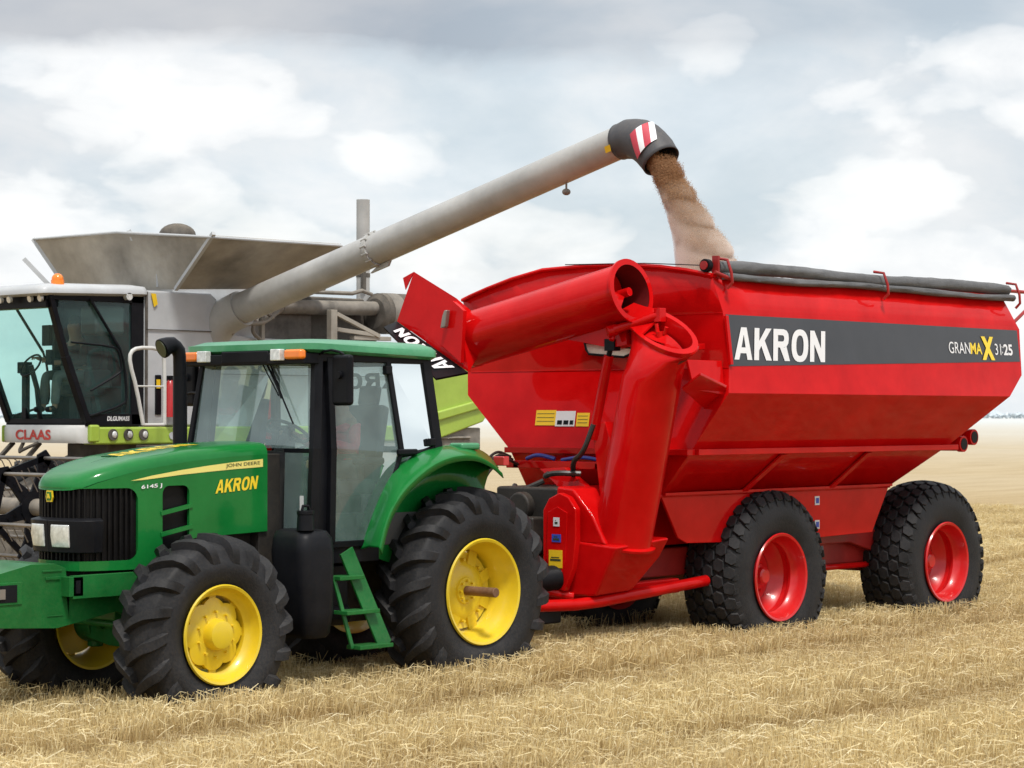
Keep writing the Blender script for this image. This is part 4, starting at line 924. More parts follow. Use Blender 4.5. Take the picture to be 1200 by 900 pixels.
for x in (2.80, 3.05, 3.30):
    m = MB(); m.cyl((x, YN-.032, 2.09), (x, YN-.05, 2.09), .075, n=20); lo = m.build('step_lamp_housing', 'dustydark', H); m = MB(); m.sphere((x+.02, YN-.05, 2.09), .04, 1, .5, 1.2, 8); m.build('lamp_lens', 'lens', lo)
m = MB(); m.cyl((3.78, YN-.032, 2.07), (3.78, YN-.045, 2.07), .05, n=16); m.build('round_marker', 'cgrey', H)
b = MB(); b.bx(2.9, 3.8, YN+.2, YN+1.1, 1.45, 1.98); b.bx(3.8, 8.8, YN+.3, YF-.9, .9, 1.9); b.build('underframe', 'dustydark', H, bevel=.03)
# rear hood
b = MB()
b.prismY([(8.72, 1.92), (8.72, 3.30), (9.5, 3.22), (10.05, 2.9), (10.15, 2.5), (9.95, 2.24)], YN+.05, YF)
b.prismY([(8.9, 2.25), (8.9, 2.4), (10.0, 2.62), (9.98, 2.47)], YN-.0, YN+.06)
b.build('rear_hood', 'lime', H, bevel=.06, seg=3)
b = MB(); b.bx(8.64, 8.76, YN-.02, YN+.2, 1.9, 3.2); b.build('hood_edge', 'cream', H, bevel=.02)
b = MB(); b.bx(8.8, 9.95, YN+.12, YF-.1, 1.3, 2.15); b.bx(8.95, 9.7, YN+.08, YN+.13, 1.98, 2.02); b.prismY([(9.2, 1.3), (10.1, .9), (10.3, 1.1), (9.9, 2.1)], YN+.3, YF-.3); b.build('straw_chopper', 'dustygrey', H, bevel=.02)
# cab
CY0, CY1 = YN+.04, YN+1.74
b = MB()
def cb_(p0, p1, w, d): b.beam(p0, p1, w, d, up=(0, 1, 0))
for y in (CY0, CY1):
    cb_((1.84, y, 3.90), (2.10, y, 3.1), .07, .10); cb_((2.10, y, 3.1), (2.44, y, 2.26), .08, .11)
    b.bx(3.14, 3.34, y-.03, y+.03, 2.22, 3.92); b.bx(2.40, 3.34, y-.03, y+.03, 2.20, 2.36); b.bx(1.80, 3.34, y-.03, y+.03, 3.82, 3.95)
    cb_((2.46, y-.035, 3.85), (2.95, y-.035, 3.2), .03, .035); b.tube([(2.95, y-.035, 3.2), (3.02, y-.035, 3.0), (3.06, y-.035, 2.6), (3.02, y-.035, 2.48), (2.46, y-.035, 2.33)], .018, 8, smooth=1)
b.bx(3.28, 3.34, CY0, CY1, 2.22, 3.95); b.bx(1.80, 2.0, CY0, CY1, 3.72, 3.90)
b.beam((2.44, CY0, 2.26), (2.44, CY1, 2.26), .08, .08); b.bx(2.4, 3.3, CY0+.02, CY1-.02, 2.12, 2.24)
cab2 = b.build('cab_frame', 'black', H, bevel=.012)
def pane2(name, pts, mat='glass2'):
    m = MB(); m.poly(pts); return m.build(name, mat, cab2, flat=True)
pane2('windscreen', [(1.85, CY0+.03, 3.74), (1.85, CY1-.03, 3.74), (2.09, CY1-.03, 3.05), (2.42, CY1-.03, 2.28), (2.42, CY0+.03, 2.28), (2.09, CY0+.03, 3.05)])
for y in (CY0, CY1): pane2('side_glass', [(1.90, y, 3.83), (3.15, y, 3.83), (3.15, y, 2.36), (2.46, y, 2.36), (2.12, y, 3.1)])
b = MB(); b.tube([(2.15, CY0-.06, 3.28), (2.80, CY0-.07, 3.24), (2.90, CY0-.07, 3.18), (2.95, CY0-.07, 2.95), (2.90, CY0-.07, 2.88), (2.46, CY0-.06, 2.66)], .014, 8, smooth=1); b.build('door_handrail', 'black', cab2)
b = MB(); b.bx(2.62, 3.10, CY0+.05, CY0+.4, 3.40, 3.78); b.build('storage_box', 'interior', cab2, bevel=.05)
b = MB()
rings = [rrect(1.66+i, 3.40-i*.3, CY0-.10+i, CY1+.10-i, (lambda x, z=z: z-.05*max(0, (2.6-x))), .12) for i, z in ((.06, 3.91), (0, 3.94), (0, 3.99), (.04, 4.04), (.25, 4.07), (.5, 4.08))]
b.loft(rings); rf2 = b.build('roof', 'cgrey', H, ang=50)
for (x, y) in ((1.80, 8.1), (1.80, 8.32), (1.75, 8.7), (1.75, 8.9), (1.75, 9.2)):
    m = MB(); m.cyl((x-.02, y, 3.84), (x-.06, y, 3.83), .042, n=16); m.build('roof_lamp', 'lens', rf2)
m = MB(); m.cyl((3.05, CY0-.10, 3.90), (3.05, CY0-.02, 3.90), .05, n=14); m.build('roof_lamp', 'lens', rf2)
m = MB(); m.cyl((2.05, CY0+.10, 4.02), (2.05, CY0+.10, 4.08), .085, n=20); m.sphere((2.05, CY0+.10, 4.09), .078, 1, 1, 1.0, 8); m.build('beacon', 'orange', rf2)
# cab inside
b = MB(); b.tube([(2.0+.16*math.cos(t)*.6+.25, 9.0+.18*math.sin(t), 3.0+.14*math.cos(t)) for t in [2*PI*i/24 for i in range(25)]], .014, 8); b.tube([(2.25, 9.0, 3.0), (2.35, 9.0, 2.7), (2.4, 9.0, 2.3)], .035); b.build('steering_wheel', 'black', cab2)
b = MB(); b.bx(2.22, 2.28, 8.55, 8.72, 3.25, 3.52); b.bx(2.25, 2.3, 8.55, 8.68, 3.0, 3.2); b.bx(2.35, 2.42, 9.25, 9.35, 2.3, 3.0); b.bx(2.3, 2.42, 9.20, 9.38, 2.9, 3.05); b.build('monitor', 'black', cab2, bevel=.01)
b = MB(); b.bx(2.75, 3.2, 8.65, 9.15, 2.60, 2.76); b.prismY([(3.12, 2.7), (3.26, 2.7), (3.3, 3.45), (3.18, 3.45)], 8.68, 9.12); b.bx(2.8, 3.2, 8.5, 8.62, 2.7, 2.95); b.bx(2.85, 3.1, 8.8, 9.0, 2.24, 2.6); b.build('seat', 'seat', cab2, bevel=.04)
lt = MB(); put_text(lt, 'DLGUMASS', lambda u, v: V(2.74+u*.36, CY0-.034, 2.27+v*.06), .03, shear=.02); lt.build('lettering', 'white', cab2, flat=True)
# belt under the windscreen
b = MB(); rings = []
for y, dx_ in ((CY0-.02, .10), (CY0+.06, .02), (CY0+.3, 0), (CY1-.3, 0), (CY1-.05, .03), (CY1+.06, .12)):
    rings.append([V(2.30+dx_, y, 1.98), V(2.28+dx_, y, 2.02), V(2.28+dx_, y, 2.17), V(2.31+dx_, y, 2.215), V(2.62, y, 2.215), V(2.62, y, 1.98)])
b.loft(rings); bw = b.build('front_belt', 'cwhite', H, ang=50)
m = MB(); m.loft([[V(2.27, CY1-.06, 1.985), V(2.27, CY1-.06, 2.21), V(2.6, CY1-.06, 2.21), V(2.6, CY1-.06, 1.985)], [V(2.38, CY1+.10, 1.985), V(2.38, CY1+.10, 2.21), V(2.6, CY1+.10, 2.21), V(2.6, CY1+.10, 1.985)]]); m.build('belt_end', 'lime', H, bevel=.02)
lt = MB(); put_text(lt, 'CLAAS', lambda u, v: V(2.272, 9.37-u*.78, 2.02+v*.135), .03); lt.build('lettering', 'crtext', bw, flat=True)
# platform rail, extinguisher, wheels
b = MB()
b.tube([(3.01, YN-.4, 2.22), (2.90, YN-.4, 2.7), (2.79, YN-.4, 3.02), (2.80, YN-.4, 3.16), (2.92, YN-.4, 3.22), (3.22, YN-.4, 3.22), (3.34, YN-.4, 3.16), (3.36, YN-.4, 2.95), (3.36, YN-.4, 2.22)], .026, 10, smooth=1)
b.tube([(2.89, YN-.4, 2.72), (3.36, YN-.4, 2.72)], .012, 6); b.tube([(3.01, YN-.4, 2.22), (3.36, YN-.4, 2.22)], .02, 8)
b.build('handrail', 'cwhite', H)
b = MB(); b.bx(3.2, 4.5, YN-.5, YN, 1.90, 1.95); b.bx(3.3, 4.1, YN-.5, YN-.1, 1.3, 1.34); b.bx(3.3, 4.1, YN-.5, YN-.1, .8, .84); b.beam((3.3, YN-.3, .7), (3.3, YN-.3, 1.9), .04, .2); b.beam((4.1, YN-.3, .7), (4.1, YN-.3, 1.9), .04, .2); b.build('boarding_steps', 'dustydark', H, bevel=.005)
b = MB(); b.tube([(3.72, YN-.07, 2.32), (3.72, YN-.07, 2.72), (3.72, YN-.07, 2.78), (3.72, YN-.07, 2.83)], [.075, .075, .05, .02], 16); eo = b.build('fire_extinguisher', 'extred', H); b = MB(); b.bx(3.69, 3.76, YN-.1, YN-.02, 2.80, 2.87); b.tube([(3.75, YN-.1, 2.84), (3.81, YN-.12, 2.70), (3.80, YN-.12, 2.45)], .01, 6); b.build('extinguisher_valve', 'black', eo)
b = MB(); b.bx(3.53, 3.63, YN-.0, YN+.022, 2.35, 2.88); b.build('safety_strip', 'black', H, bevel=.01); b = MB(); b.bx(3.54, 3.60, YN-.012, YN-.002, 2.70, 2.82); b.build('yellow_mark', 'sticker_y', H)
# grain tank with flared extension panels
b = MB(); bz = 4.03
NB, FB, RB = V(3.85, YN, bz), V(3.85, 10.35, bz+.05), V(6.6, YN, bz+.12)
NTp, FTp, RTp, PK = V(3.62, 6.95, 4.66), V(3.52, 10.75, 4.83), V(5.95, 6.98, 4.68), V(3.50, 8.8, 4.82)
RBf, RTf = V(6.6, 10.35, bz+.12), V(5.95, 11.3, 4.75)
b.add([NB, FB, FTp, PK, NTp], [(0, 1, 2, 3, 4)]); b.add([NB, RB, RTp, NTp], [(0, 1, 2, 3)]); b.add([RB, RBf, RTf, RTp], [(0, 1, 2, 3)]); b.add([FB, RBf, RTf, FTp], [(0, 1, 2, 3)])
tk = b.build('grain_tank_extension', 'hopper', H, solid=.03, flat=True)
b = MB(); b.beam(NB+V(0, -.02, 0), NTp+V(0, -.03, .05), .05, .05); b.beam(NB+V(-.02, .35, .05), NB+V(-.06, .30, .22), .03, .03); b.beam(FB, FTp, .05, .05)
b.beam((3.82, 9.95, 4.66), (3.62, 9.9, 4.83), .03, .05); b.beam((3.62, 8.6, 4.70), (3.54, 8.6, 4.84), .03, .05); b.tube([NTp, RTp], .018, 8); b.tube([NTp, PK, FTp], .018, 8); b.beam(FB+V(-.1, .1, -.05), V(3.4, 10.80, 4.55), .03, .06)
b.build('panel_brace', 'cgrey', tk)
b = MB(); b.bx(3.9, 5.35, YN+.1, YN+2.3, 3.35, 4.15); b.bx(5.35, 6.6, YN+.8, YN+2.3, 3.6, 4.15); b.build('grain_tank', 'cgrey', H, bevel=.02)
b = MB(); b.tube([(4.78, 9.1, 4.3), (4.78, 9.1, 4.85)], .16, 16); b.sphere((4.78, 9.1, 4.87), .26, 1, 1, .65, 12); b.build('tank_filling_auger', 'dustydark', H)
# engine bay
b = MB(); b.bx(5.2, 8.1, YN+.5, YF-.3, 3.35, 3.98); b.bx(5.6, 7.7, YN+.35, YF-.6, 3.9, 4.06); b.cyl((5.3, YN+.45, 3.62), (6.5, YN+.45, 3.55), .13); b.bx(5.0, 6.6, YN+.3, YN+.6, 3.35, 3.8); b.build('engine_bay', 'dustydark', H, bevel=.03)
b = MB(); b.cyl((7.86, 8.25, 3.85), (8.40, 8.25, 3.86), .30, n=32); b.cyl((8.40, 8.25, 3.86), (8.47, 8.25, 3.86), .30, .24, n=32); b.cyl((7.80, 8.25, 3.85), (7.86, 8.25, 3.85), .22, .30, n=32); mf = b.build('air_filter_drum', 'dustydark', H)
b = MB(); b.cyl((7.95, 8.25, 3.85), (8.18, 8.25, 3.855), .306, n=32); b.build('drum_band', 'dustygrey', mf)
b = MB(); b.cyl((5.95, 8.25, 3.88), (7.82, 8.25, 3.92), .105, n=24); b.tube([(5.95, 8.25, 3.88), (5.7, 8.3, 3.8), (5.5, 8.35, 3.5)], .10, 14, smooth=2); b.tube([(7.3, 8.2, 4.12), (5.6, 8.2, 4.10), (5.3, 8.3, 4.0)], .03, 8); b.tube([(7.3, 8.2, 4.12), (7.5, 8.2, 4.17), (7.7, 8.2, 4.12)], .03, 8); b.build('intake_pipe', 'dustygrey', H)
b = MB(); b.bx(6.72, 6.84, 8.02, 8.12, 3.40, 3.86); b.build('engine_stay', 'hopper', H, bevel=.006)
for p0, p1, w_ in (((6.85, 8.05, 3.80), (7.7, 8.05, 3.50), .06), ((6.85, 8.05, 3.58), (7.6, 8.05, 3.52), .05), ((7.2, 8.1, 3.47), (7.95, 8.1, 3.47), .11), ((5.43, 8.05, 3.4), (5.43, 8.05, 3.95), .07)):
    b = MB(); b.beam(p0, p1, .06, w_, up=(0, 1, 0)); b.build('engine_stay', 'hopper', H, bevel=.006)
for pt in ([(5.1, 7.98, 3.95), (5.25, 7.95, 3.7), (5.15, 7.95, 3.5), (5.35, 7.97, 3.38)], [(5.0, 7.9, 3.6), (5.4, 7.95, 3.62), (5.7, 8.0, 3.8)], [(4.75, 7.9, 3.45), (5.0, 7.85, 3.7), (5.3, 7.95, 3.85), (5.6, 8.0, 3.7)]):
    b = MB(); b.tube(pt, .028, 8, smooth=2); b.build('hose', 'dustygrey', H)
b = MB(); b.cyl((7.90, 8.6, 4.0), (7.90, 8.6, 5.56), .10, n=28); so = b.build('exhaust_stack', 'tube', H); b = MB(); b.cyl((7.90, 8.6, 4.40), (7.90, 8.6, 4.46), .106, n=28); b.cyl((7.90, 8.6, 4.54), (7.90, 8.6, 4.58), .106, n=28); b.bx(7.78, 7.84, 8.47, 8.52, 4.2, 4.5); b.build('stack_clamp', 'dustydark', so)
# wheels and feeder
def cw(rr0, w, nl):
    t = ag_tyre(rr0, w, rr0*.5, nl, .05, rr0*.95); d = MB(); d.lathe([(.0, .0), (-.05, .15), (.0, .2), (.0, rr0*.42), (-.2, rr0*.46), (-w*.48, rr0*.49), (-w*.5, rr0*.52)], n=40); return d, t
d, t = cw(.98, .75, 16)
wheel_set('front_wheel', H, [((3.7, YN+.30, SOIL+.94), 1), ((3.7, YF-.40, SOIL+.94), -1)], [('w', d, 'cwhite', {}), ('tyre', t, 'rubber', {'ang': 38})])
d, t = cw(.66, .50, 14)
wheel_set('rear_wheel', H, [((8.0, YN+.55, SOIL+.63), 1), ((8.0, YF-.65, SOIL+.63), -1)], [('w', d, 'cwhite', {}), ('tyre', t, 'rubber', {'ang': 38})])
b = MB(); b.prismY([(3.4, 1.9), (3.4, 1.1), (1.1, .1), (1.0, .8)], 8.3, 9.5); b.build('feeder_house', 'dustydark', H, bevel=.03)
# unloading auger
b = MB(); B0 = V(4.79, 7.72, 3.80); J = V(4.52, 4.9, 4.60); J = B0.lerp(V(4.02, .35, 5.40), .40); E0 = V(4.02, .35, 5.40)
b.tube([V(4.62, 8.3, 3.15), V(4.66, 8.22, 3.45), V(4.72, 8.02, 3.68), B0], .25, 28, smooth=2)
b.tube([B0-(J-B0)*.02, J], [.215, .205], 32); b.tube([J, E0], [.205, .185], 32)
dd = (E0-J).normalized(); b.tube([J-dd*.03, J+dd*.03], .228, 32)
for t in [2*PI*i/14 for i in range(14)]:
    q = dd.orthogonal().normalized(); w = dd.cross(q); c = J+(q*math.cos(t)+w*math.sin(t))*.222; b.cyl(c-dd*.055, c+dd*.055, .014, n=6)
b.prism([J.lerp(E0, .0)+V(0, 0, -.22), J.lerp(E0, .06)+V(0, 0, -.21), J.lerp(E0, .05)+V(0, 0, -.27), J.lerp(E0, -.03)+V(0, 0, -.27)], (.04, 0, 0))
aug = b.build('unloading_tube', 'tube', H, ang=45)
q = E0-dd*.95+V(0, -.0, -.26)
b = MB(); b.cyl(q+V(0, 0, .1), q, .012, n=8); b.sphere(q-V(0, 0, .04), .05, 1, 1, .8, 8); b.build('tube_lamp', 'dustygrey', aug)
b = MB(); c = E0-dd*.12; 
side = V(-.74, -.1, -.0)
b.add([c+V(-.20, .0, -.05), c+dd*.09+V(-.20, 0, -.05), c+dd*.09+V(-.175, 0, -.12), c+V(-.175, 0, -.12)], [(0, 1, 2, 3)]); b.build('yellow_mark', 'sticker_y', aug)
S = [E0-dd*.04, E0+V(-.01, -.14, .015), V(3.97, .02, 5.37), V(3.96, -.13, 5.26), V(3.95, -.25, 5.12)]
b = MB(); b.tube(S, [.205, .222, .230, .228, .220], 32, caps=False, smooth=1)
spt = b.build('rubber_spout', 'spoutgrey', aug, ang=60, solid=.012)
# hazard plate wrapped round the spout
ax0 = S[2].lerp(S[3], .15); ax1 = S[4]; ad2 = (ax1-ax0).normalized(); u_ = V(-.737, -.45, .5); u_ = (u_-ad2*u_.dot(ad2)).normalized(); v_ = ad2.cross(u_)
cols = [[], []]
hz = MB()
NS, NW = 12, 30
for k in range(NS):
    for i in range(NW):
        pts = []
        for (s, w) in ((k, i), (k+1, i), (k+1, i+1), (k, i+1)):
            al = -.04+s/NS*.27; th = -.75+(w/NW)*1.35+(s/NS)*.55; pts.append(ax0+ad2*al+(u_*math.cos(th)+v_*math.sin(th))*.2475)
        hz.add(pts, [(0, 1, 2, 3)], int((i+.5)/NW*4) % 2)
hz.build('hazard_plate', ['white', 'hazred'], spt, ang=60)
# header with reel
hd = MB()
hd.prismY([(.9, -.05), (.95, .9), (.80, .95), (.72, .1), (-.2, -.12), (-.6, -.14), (-.6, -.18), (.9, -.16)], 3.6, 15.4); hdo = hd.build('cutting_header', 'dustygrey', H, bevel=.01)
for y in (3.55, 15.45):
    m = MB(); m.prismY([(.95, -.15), (.95, .95), (.3, 1.0), (-.8, .2), (-1.3, -.15)], y-.04, y+.04); m.build('header_end', 'lime', hdo, bevel=.02)
m = MB(); m.cyl((.45, 3.7, .25), (.45, 15.3, .25), .2, n=20); 
for i in range(60):
    y = 3.8+i*.19; m.cyl((.45, y, .25), (.45, y+.04, .25), .3, n=16)
m.build('header_auger', 'dustydark', hdo)
rc = V(.2, 0, 1.28); m = MB(); m.cyl((rc.x, 3.8, rc.z), (rc.x, 15.2, rc.z), .10, n=16); m.build('reel_tube', 'dustygrey', hdo)
m = MB(); t0 = .30
for k in range(6):
    a = t0+k*PI/3; m.cyl((rc.x+.58*math.cos(a), 3.8, rc.z+.58*math.sin(a)), (rc.x+.58*math.cos(a), 15.2, rc.z+.58*math.sin(a)), .022, n=8)
m.build('reel_bar', 'steel', hdo)
m = MB()
for k in range(6):
    a = t0+k*PI/3; x, z = rc.x+.58*math.cos(a), rc.z+.58*math.sin(a)
    for i in range(74):
        y = 3.9+i*.153; m.tube([(x, y, z), (x+.07, y, z-.04), (x+.16, y, z-.20)], .007, 4, caps=False)
m.build('reel_tines', 'steel', hdo)
for y in (3.8, 6.0, 8.6, 11.2, 13.2, 15.2):
    m = MB(); n = 96; ring = []
    for s_ in (-.015, .015):
        pass
    for k in range(6):
        a = t0+k*PI/3; d = V(math.cos(a), 0, math.sin(a)); e = V(-math.sin(a), 0, math.cos(a))
        c0 = V(rc.x, y, rc.z)
        m.prism([c0+d*.12+e*.10, c0+d*.12-e*.10, c0+d*.40-e*.055, c0+d*.60-e*.10, c0+d*.68, c0+d*.60+e*.10, c0+d*.40+e*.055], (0, .03, 0))
        d2 = V(math.cos(a+PI/3), 0, math.sin(a+PI/3)); m.beam(c0+d*.58+V(0, .015, 0), c0+d2*.58+V(0, .015, 0), .03, .07)
        for q in (.2, .3, .4, .5, .6): m.cyl(c0+d*q+V(0, -.0, 0), c0+d*q+V(0, -.015, 0), .012, n=6)
    m.lathe([(-.01, 0), (-.01, .2), (.04, .2), (.04, 0)], c=(rc.x, y, rc.z), n=24)
    m.build('reel_star', 'black', hdo)
for y in (3.5, 15.5):
    m = MB(); m.beam((.9, y, .95), (.1, y, 1.3), .08, .12); m.build('reel_arm', 'lime', hdo)
m = MB(); m.beam((2.4, 9.6, 1.98), (1.6, 9.45, 1.35), .05, .05); m.beam((2.4, 9.0, 1.98), (1.7, 9.0, 1.3), .05, .05); m.tube([(2.35, 9.3, 1.98), (2.2, 9.2, 1.85), (2.15, 9.0, 1.9), (2.3, 8.9, 1.98)], .025, 6, smooth=1); m.build('hose_bracket', 'dustydark', H)
person('person', (2.92, 8.9, 2.86), 'person in a dark shirt and light trousers sitting at the wheel of the combine harvester', 'shirtdark', 'jeans', ((-.58, -.14, .20), (-.52, .18, .25)), .98)

# ================================================================== falling grain
gm = NT('wheat_grain'); oi = gm.n('ShaderNodeAttribute', _attribute_name='tone')
p = gm.n('ShaderNodeBsdfPrincipled', Roughness=.7); gm.l(gm.ramp(oi.outputs['Fac'], [(0, (.34, .15, .055)), (.35, (.50, .30, .16)), (1, (.80, .68, .56))]), p.inputs['Base Color']); gm.l(p.outputs[0], gm.out.inputs[0])
axis = [V(3.95, -.22, 5.17), V(3.95, -.36, 4.90), V(3.95, -.55, 4.60), V(3.95, -.76, 4.25), V(3.95, -.90, 3.92), V(3.97, -1.0, 3.55)]
wid = [.185, .205, .235, .30, .36, .42]
NG = 190000
t = rng.random(NG)**.95; k = np.minimum((t*5).astype(int), 4); f = t*5-k
A = np.array([list(a) for a in axis]); Wd = np.array(wid)
C_ = A[k]*(1-f)[:, None]+A[k+1]*f[:, None]; w_ = Wd[k]*(1-f)+Wd[k+1]*f
ph = rng.random(NG)*2*PI; rad = rng.random(NG)**.5
fr5 = (t*5.6+.2)%1; edge = 1+.46*(fr5**.6)*(1-fr5**7)*np.maximum(0, np.cos(ph-PI*1.45))-.12+.03*np.sin(t*41+ph*2)
rad = rad*w_*edge+rng.normal(0, .005, NG)*(1+1.5*t)
px_ = C_[:, 0]+np.cos(ph)*rad; py_ = C_[:, 1]+np.sin(ph)*rad; pz_ = C_[:, 2]+rng.normal(0, .03, NG)+np.sin(ph)*rad*.25
P_ = np.stack([px_, py_, pz_], 1)
d1 = rng.normal(size=(NG, 3)); d1[:, 2] *= 1.6; d1 /= np.linalg.norm(d1, axis=1)[:, None]; d2 = np.cross(d1, rng.normal(size=(NG, 3))); d2 /= np.linalg.norm(d2, axis=1)[:, None]; d3 = np.cross(d1, d2)
ln = (.0044+.0015*rng.random(NG))[:, None]; wd_ = (.0025+.0008*rng.random(NG))[:, None]
vv = np.stack([P_+d1*ln, P_+d2*wd_, P_-d2*wd_*.5+d3*wd_*.87, P_-d2*wd_*.5-d3*wd_*.87, P_-d1*ln], 1).reshape(-1, 3)
b0 = np.arange(NG)[:, None, None]*5
ff = (b0+np.array([[0, 1, 2], [0, 2, 3], [0, 3, 1], [4, 2, 1], [4, 3, 2], [4, 1, 3]])[None]).reshape(-1)
def np_mesh(name, vv, ff, nside, tone=None, mat=None):
    me = bpy.data.meshes.new(name); me.vertices.add(len(vv)); me.vertices.foreach_set('co', vv.astype(np.float32).ravel())
    nf = len(ff)//nside; me.loops.add(len(ff)); me.loops.foreach_set('vertex_index', ff.astype(np.int32)); me.polygons.add(nf)
    me.polygons.foreach_set('loop_start', (np.arange(nf)*nside).astype(np.int32)); me.update(calc_edges=True)
    if tone is not None:
        at = me.attributes.new('tone', 'FLOAT', 'POINT'); at.data.foreach_set('value', tone.astype(np.float32))
    if mat: me.materials.append(mat)
    me.validate(); return me
tone = np.clip(.05+t*.85+rng.normal(0, .05, NG)+.08*np.sin(t*30+ph*1.5), 0, 1)
O = np.array([3.95, -.6, 3.3])
me = np_mesh('falling_grain', vv-O, ff, 3, np.repeat(tone, 5), gm.m)
go = bpy.data.objects.new('falling_grain', me); go.location = O; COL.objects.link(go)
tag(go, 'stream of brown wheat grain pouring from the unloading spout into the red cart', 'grain', kind='stuff')
# dust that goes with the stream
dm = NT('grain_dust'); pv = dm.n('ShaderNodeVolumePrincipled', Anisotropy=.2); pv.inputs['Color'].default_value = (.97, .90, .84, 1)
tc = dm.n('ShaderNodeNewGeometry'); ns = dm.n('ShaderNodeTexNoise', Scale=4.5, Detail=3.); dm.l(tc.outputs['Position'], ns.inputs['Vector'])
dm.l(dm.math('MULTIPLY', dm.ramp(ns.outputs[0], [(.35, .25), (.65, 1.)]), 14.0), pv.inputs['Density']); dm.l(pv.outputs[0], dm.out.inputs['Volume'])
m = MB(); rings = []
for i in range(70):
    q = .18+i/69*.82; kk = min(4, int(q*5)); fr_ = q*5-kk; c = axis[kk].lerp(axis[kk+1], fr_); w = (wid[kk]*(1-fr_)+wid[kk+1]*fr_)*(.70+.22*min(1, i/14)+.20*q)
    rings.append([c+V(math.cos(a)*w, math.sin(a)*w*(1+.46*(((q*5.6+.2)%1)**.6)*(1-((q*5.6+.2)%1)**7)*max(0, math.cos(a-PI*1.45))-.10), math.sin(a)*w*.25) for a in [2*PI*j/32 for j in range(32)]])
m.loft(rings); M['dust'] = dm.m; do = m.build('grain_dust_cloud', 'dust', None); tag(do, 'pale dust hanging round the falling grain above the cart', 'dust', kind='stuff')
# heap inside the cart
m = MB(); rings = []
gp = NT('grain_heap'); nn_ = gp.n('ShaderNodeTexNoise', Scale=60., Detail=4.); p = gp.n('ShaderNodeBsdfPrincipled', Roughness=.8); gp.l(gp.ramp(nn_.outputs[0], [(.3, (.18, .09, .035)), (.7, (.42, .25, .12))]), p.inputs['Base Color']); gp.l(p.outputs[0], gp.out.inputs[0]); M['heap'] = gp.m
for i in range(12):
    r = i/11; rings.append([V(4.6+(1.4 if math.cos(a) < 0 else 4.0)*r*math.cos(a), .1+1.66*r*math.sin(a), 3.50-.75*r**1.1) for a in [2*PI*j/40 for j in range(40)]])
m.loft(rings[1:], True, True); ho_ = m.build('grain_heap', 'heap', None); tag(ho_, 'heap of brown wheat grain lying inside the red cart', 'grain', kind='stuff')

# ================================================================== ground
def straw_mat(name, a, b_, c, tr=.25):
    k = NT(name); at = k.n('ShaderNodeAttribute', _attribute_name='tone'); geo = k.n('ShaderNodeNewGeometry')
    nz = k.n('ShaderNodeTexNoise', Scale=.35, Detail=3.); k.l(geo.outputs['Position'], nz.inputs['Vector'])
    sp_ = k.n('ShaderNodeSeparateXYZ'); k.l(geo.outputs['Position'], sp_.inputs[0])
    colr = k.ramp(at.outputs['Fac'], [(0, a), (.45, b_), (1, c)])
    colr = k.mix(k.ramp(nz.outputs[0], [(.35, 0.), (.7, .35)]), colr, (.58, .42, .19), 'MIX')
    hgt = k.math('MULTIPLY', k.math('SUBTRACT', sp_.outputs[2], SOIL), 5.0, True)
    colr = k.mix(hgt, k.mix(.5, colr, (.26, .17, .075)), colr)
    p = k.n('ShaderNodeBsdfPrincipled', Roughness=.55); p.inputs['Specular IOR Level'].default_value = .35; k.l(colr, p.inputs['Base Color'])
    tl = k.n('ShaderNodeBsdfTranslucent'); k.l(colr, tl.inputs[0]); mx = k.n('ShaderNodeMixShader'); mx.inputs[0].default_value = tr
    k.l(p.outputs[0], mx.inputs[1]); k.l(tl.outputs[0], mx.inputs[2]); k.l(mx.outputs[0], k.out.inputs[0]); return k.m
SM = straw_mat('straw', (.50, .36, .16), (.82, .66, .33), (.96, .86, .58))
g = NT('stubble_ground'); geo = g.n('ShaderNodeNewGeometry'); sp_ = g.n('ShaderNodeSeparateXYZ'); g.l(geo.outputs['Position'], sp_.inputs[0])
mp = g.n('ShaderNodeMapping'); g.l(geo.outputs['Position'], mp.inputs[0]); mp.inputs['Scale'].default_value = (.25, 1.6, 1)
n1 = g.n('ShaderNodeTexNoise', Scale=.8, Detail=6., Roughness=.6); g.l(mp.outputs[0], n1.inputs['Vector'])
n2 = g.n('ShaderNodeTexNoise', Scale=26., Detail=5., Roughness=.7); g.l(geo.outputs['Position'], n2.inputs['Vector'])
n3 = g.n('ShaderNodeTexNoise', Scale=.02, Detail=4.); g.l(geo.outputs['Position'], n3.inputs['Vector'])
near = g.mix(g.ramp(n2.outputs[0], [(.3, 0.), (.7, 1.)]), (.22, .14, .06), (.52, .36, .16))
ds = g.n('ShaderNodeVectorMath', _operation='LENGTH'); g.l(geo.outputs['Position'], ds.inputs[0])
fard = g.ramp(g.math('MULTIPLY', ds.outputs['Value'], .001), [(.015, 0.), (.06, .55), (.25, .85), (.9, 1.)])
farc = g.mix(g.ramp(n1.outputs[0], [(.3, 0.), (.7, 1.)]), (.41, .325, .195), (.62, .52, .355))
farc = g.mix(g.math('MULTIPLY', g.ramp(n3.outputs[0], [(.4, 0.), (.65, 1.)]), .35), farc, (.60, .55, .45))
farc = g.mix(g.ramp(g.math('MULTIPLY', ds.outputs['Value'], .001), [(.06, 0.), (.25, .55), (.7, 1.)]), farc, (.56, .57, .55))  # greyer with distance: airborne dust haze painted into the ground colour
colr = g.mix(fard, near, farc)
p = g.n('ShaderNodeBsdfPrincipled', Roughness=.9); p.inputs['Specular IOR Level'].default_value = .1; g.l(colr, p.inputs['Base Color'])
bp = g.n('ShaderNodeBump', Strength=.6, Distance=.05); g.l(n2.outputs[0], bp.inputs['Height']); g.l(bp.outputs[0], p.inputs['Normal']); g.l(p.outputs[0], g.out.inputs[0]); M['ground'] = g.m
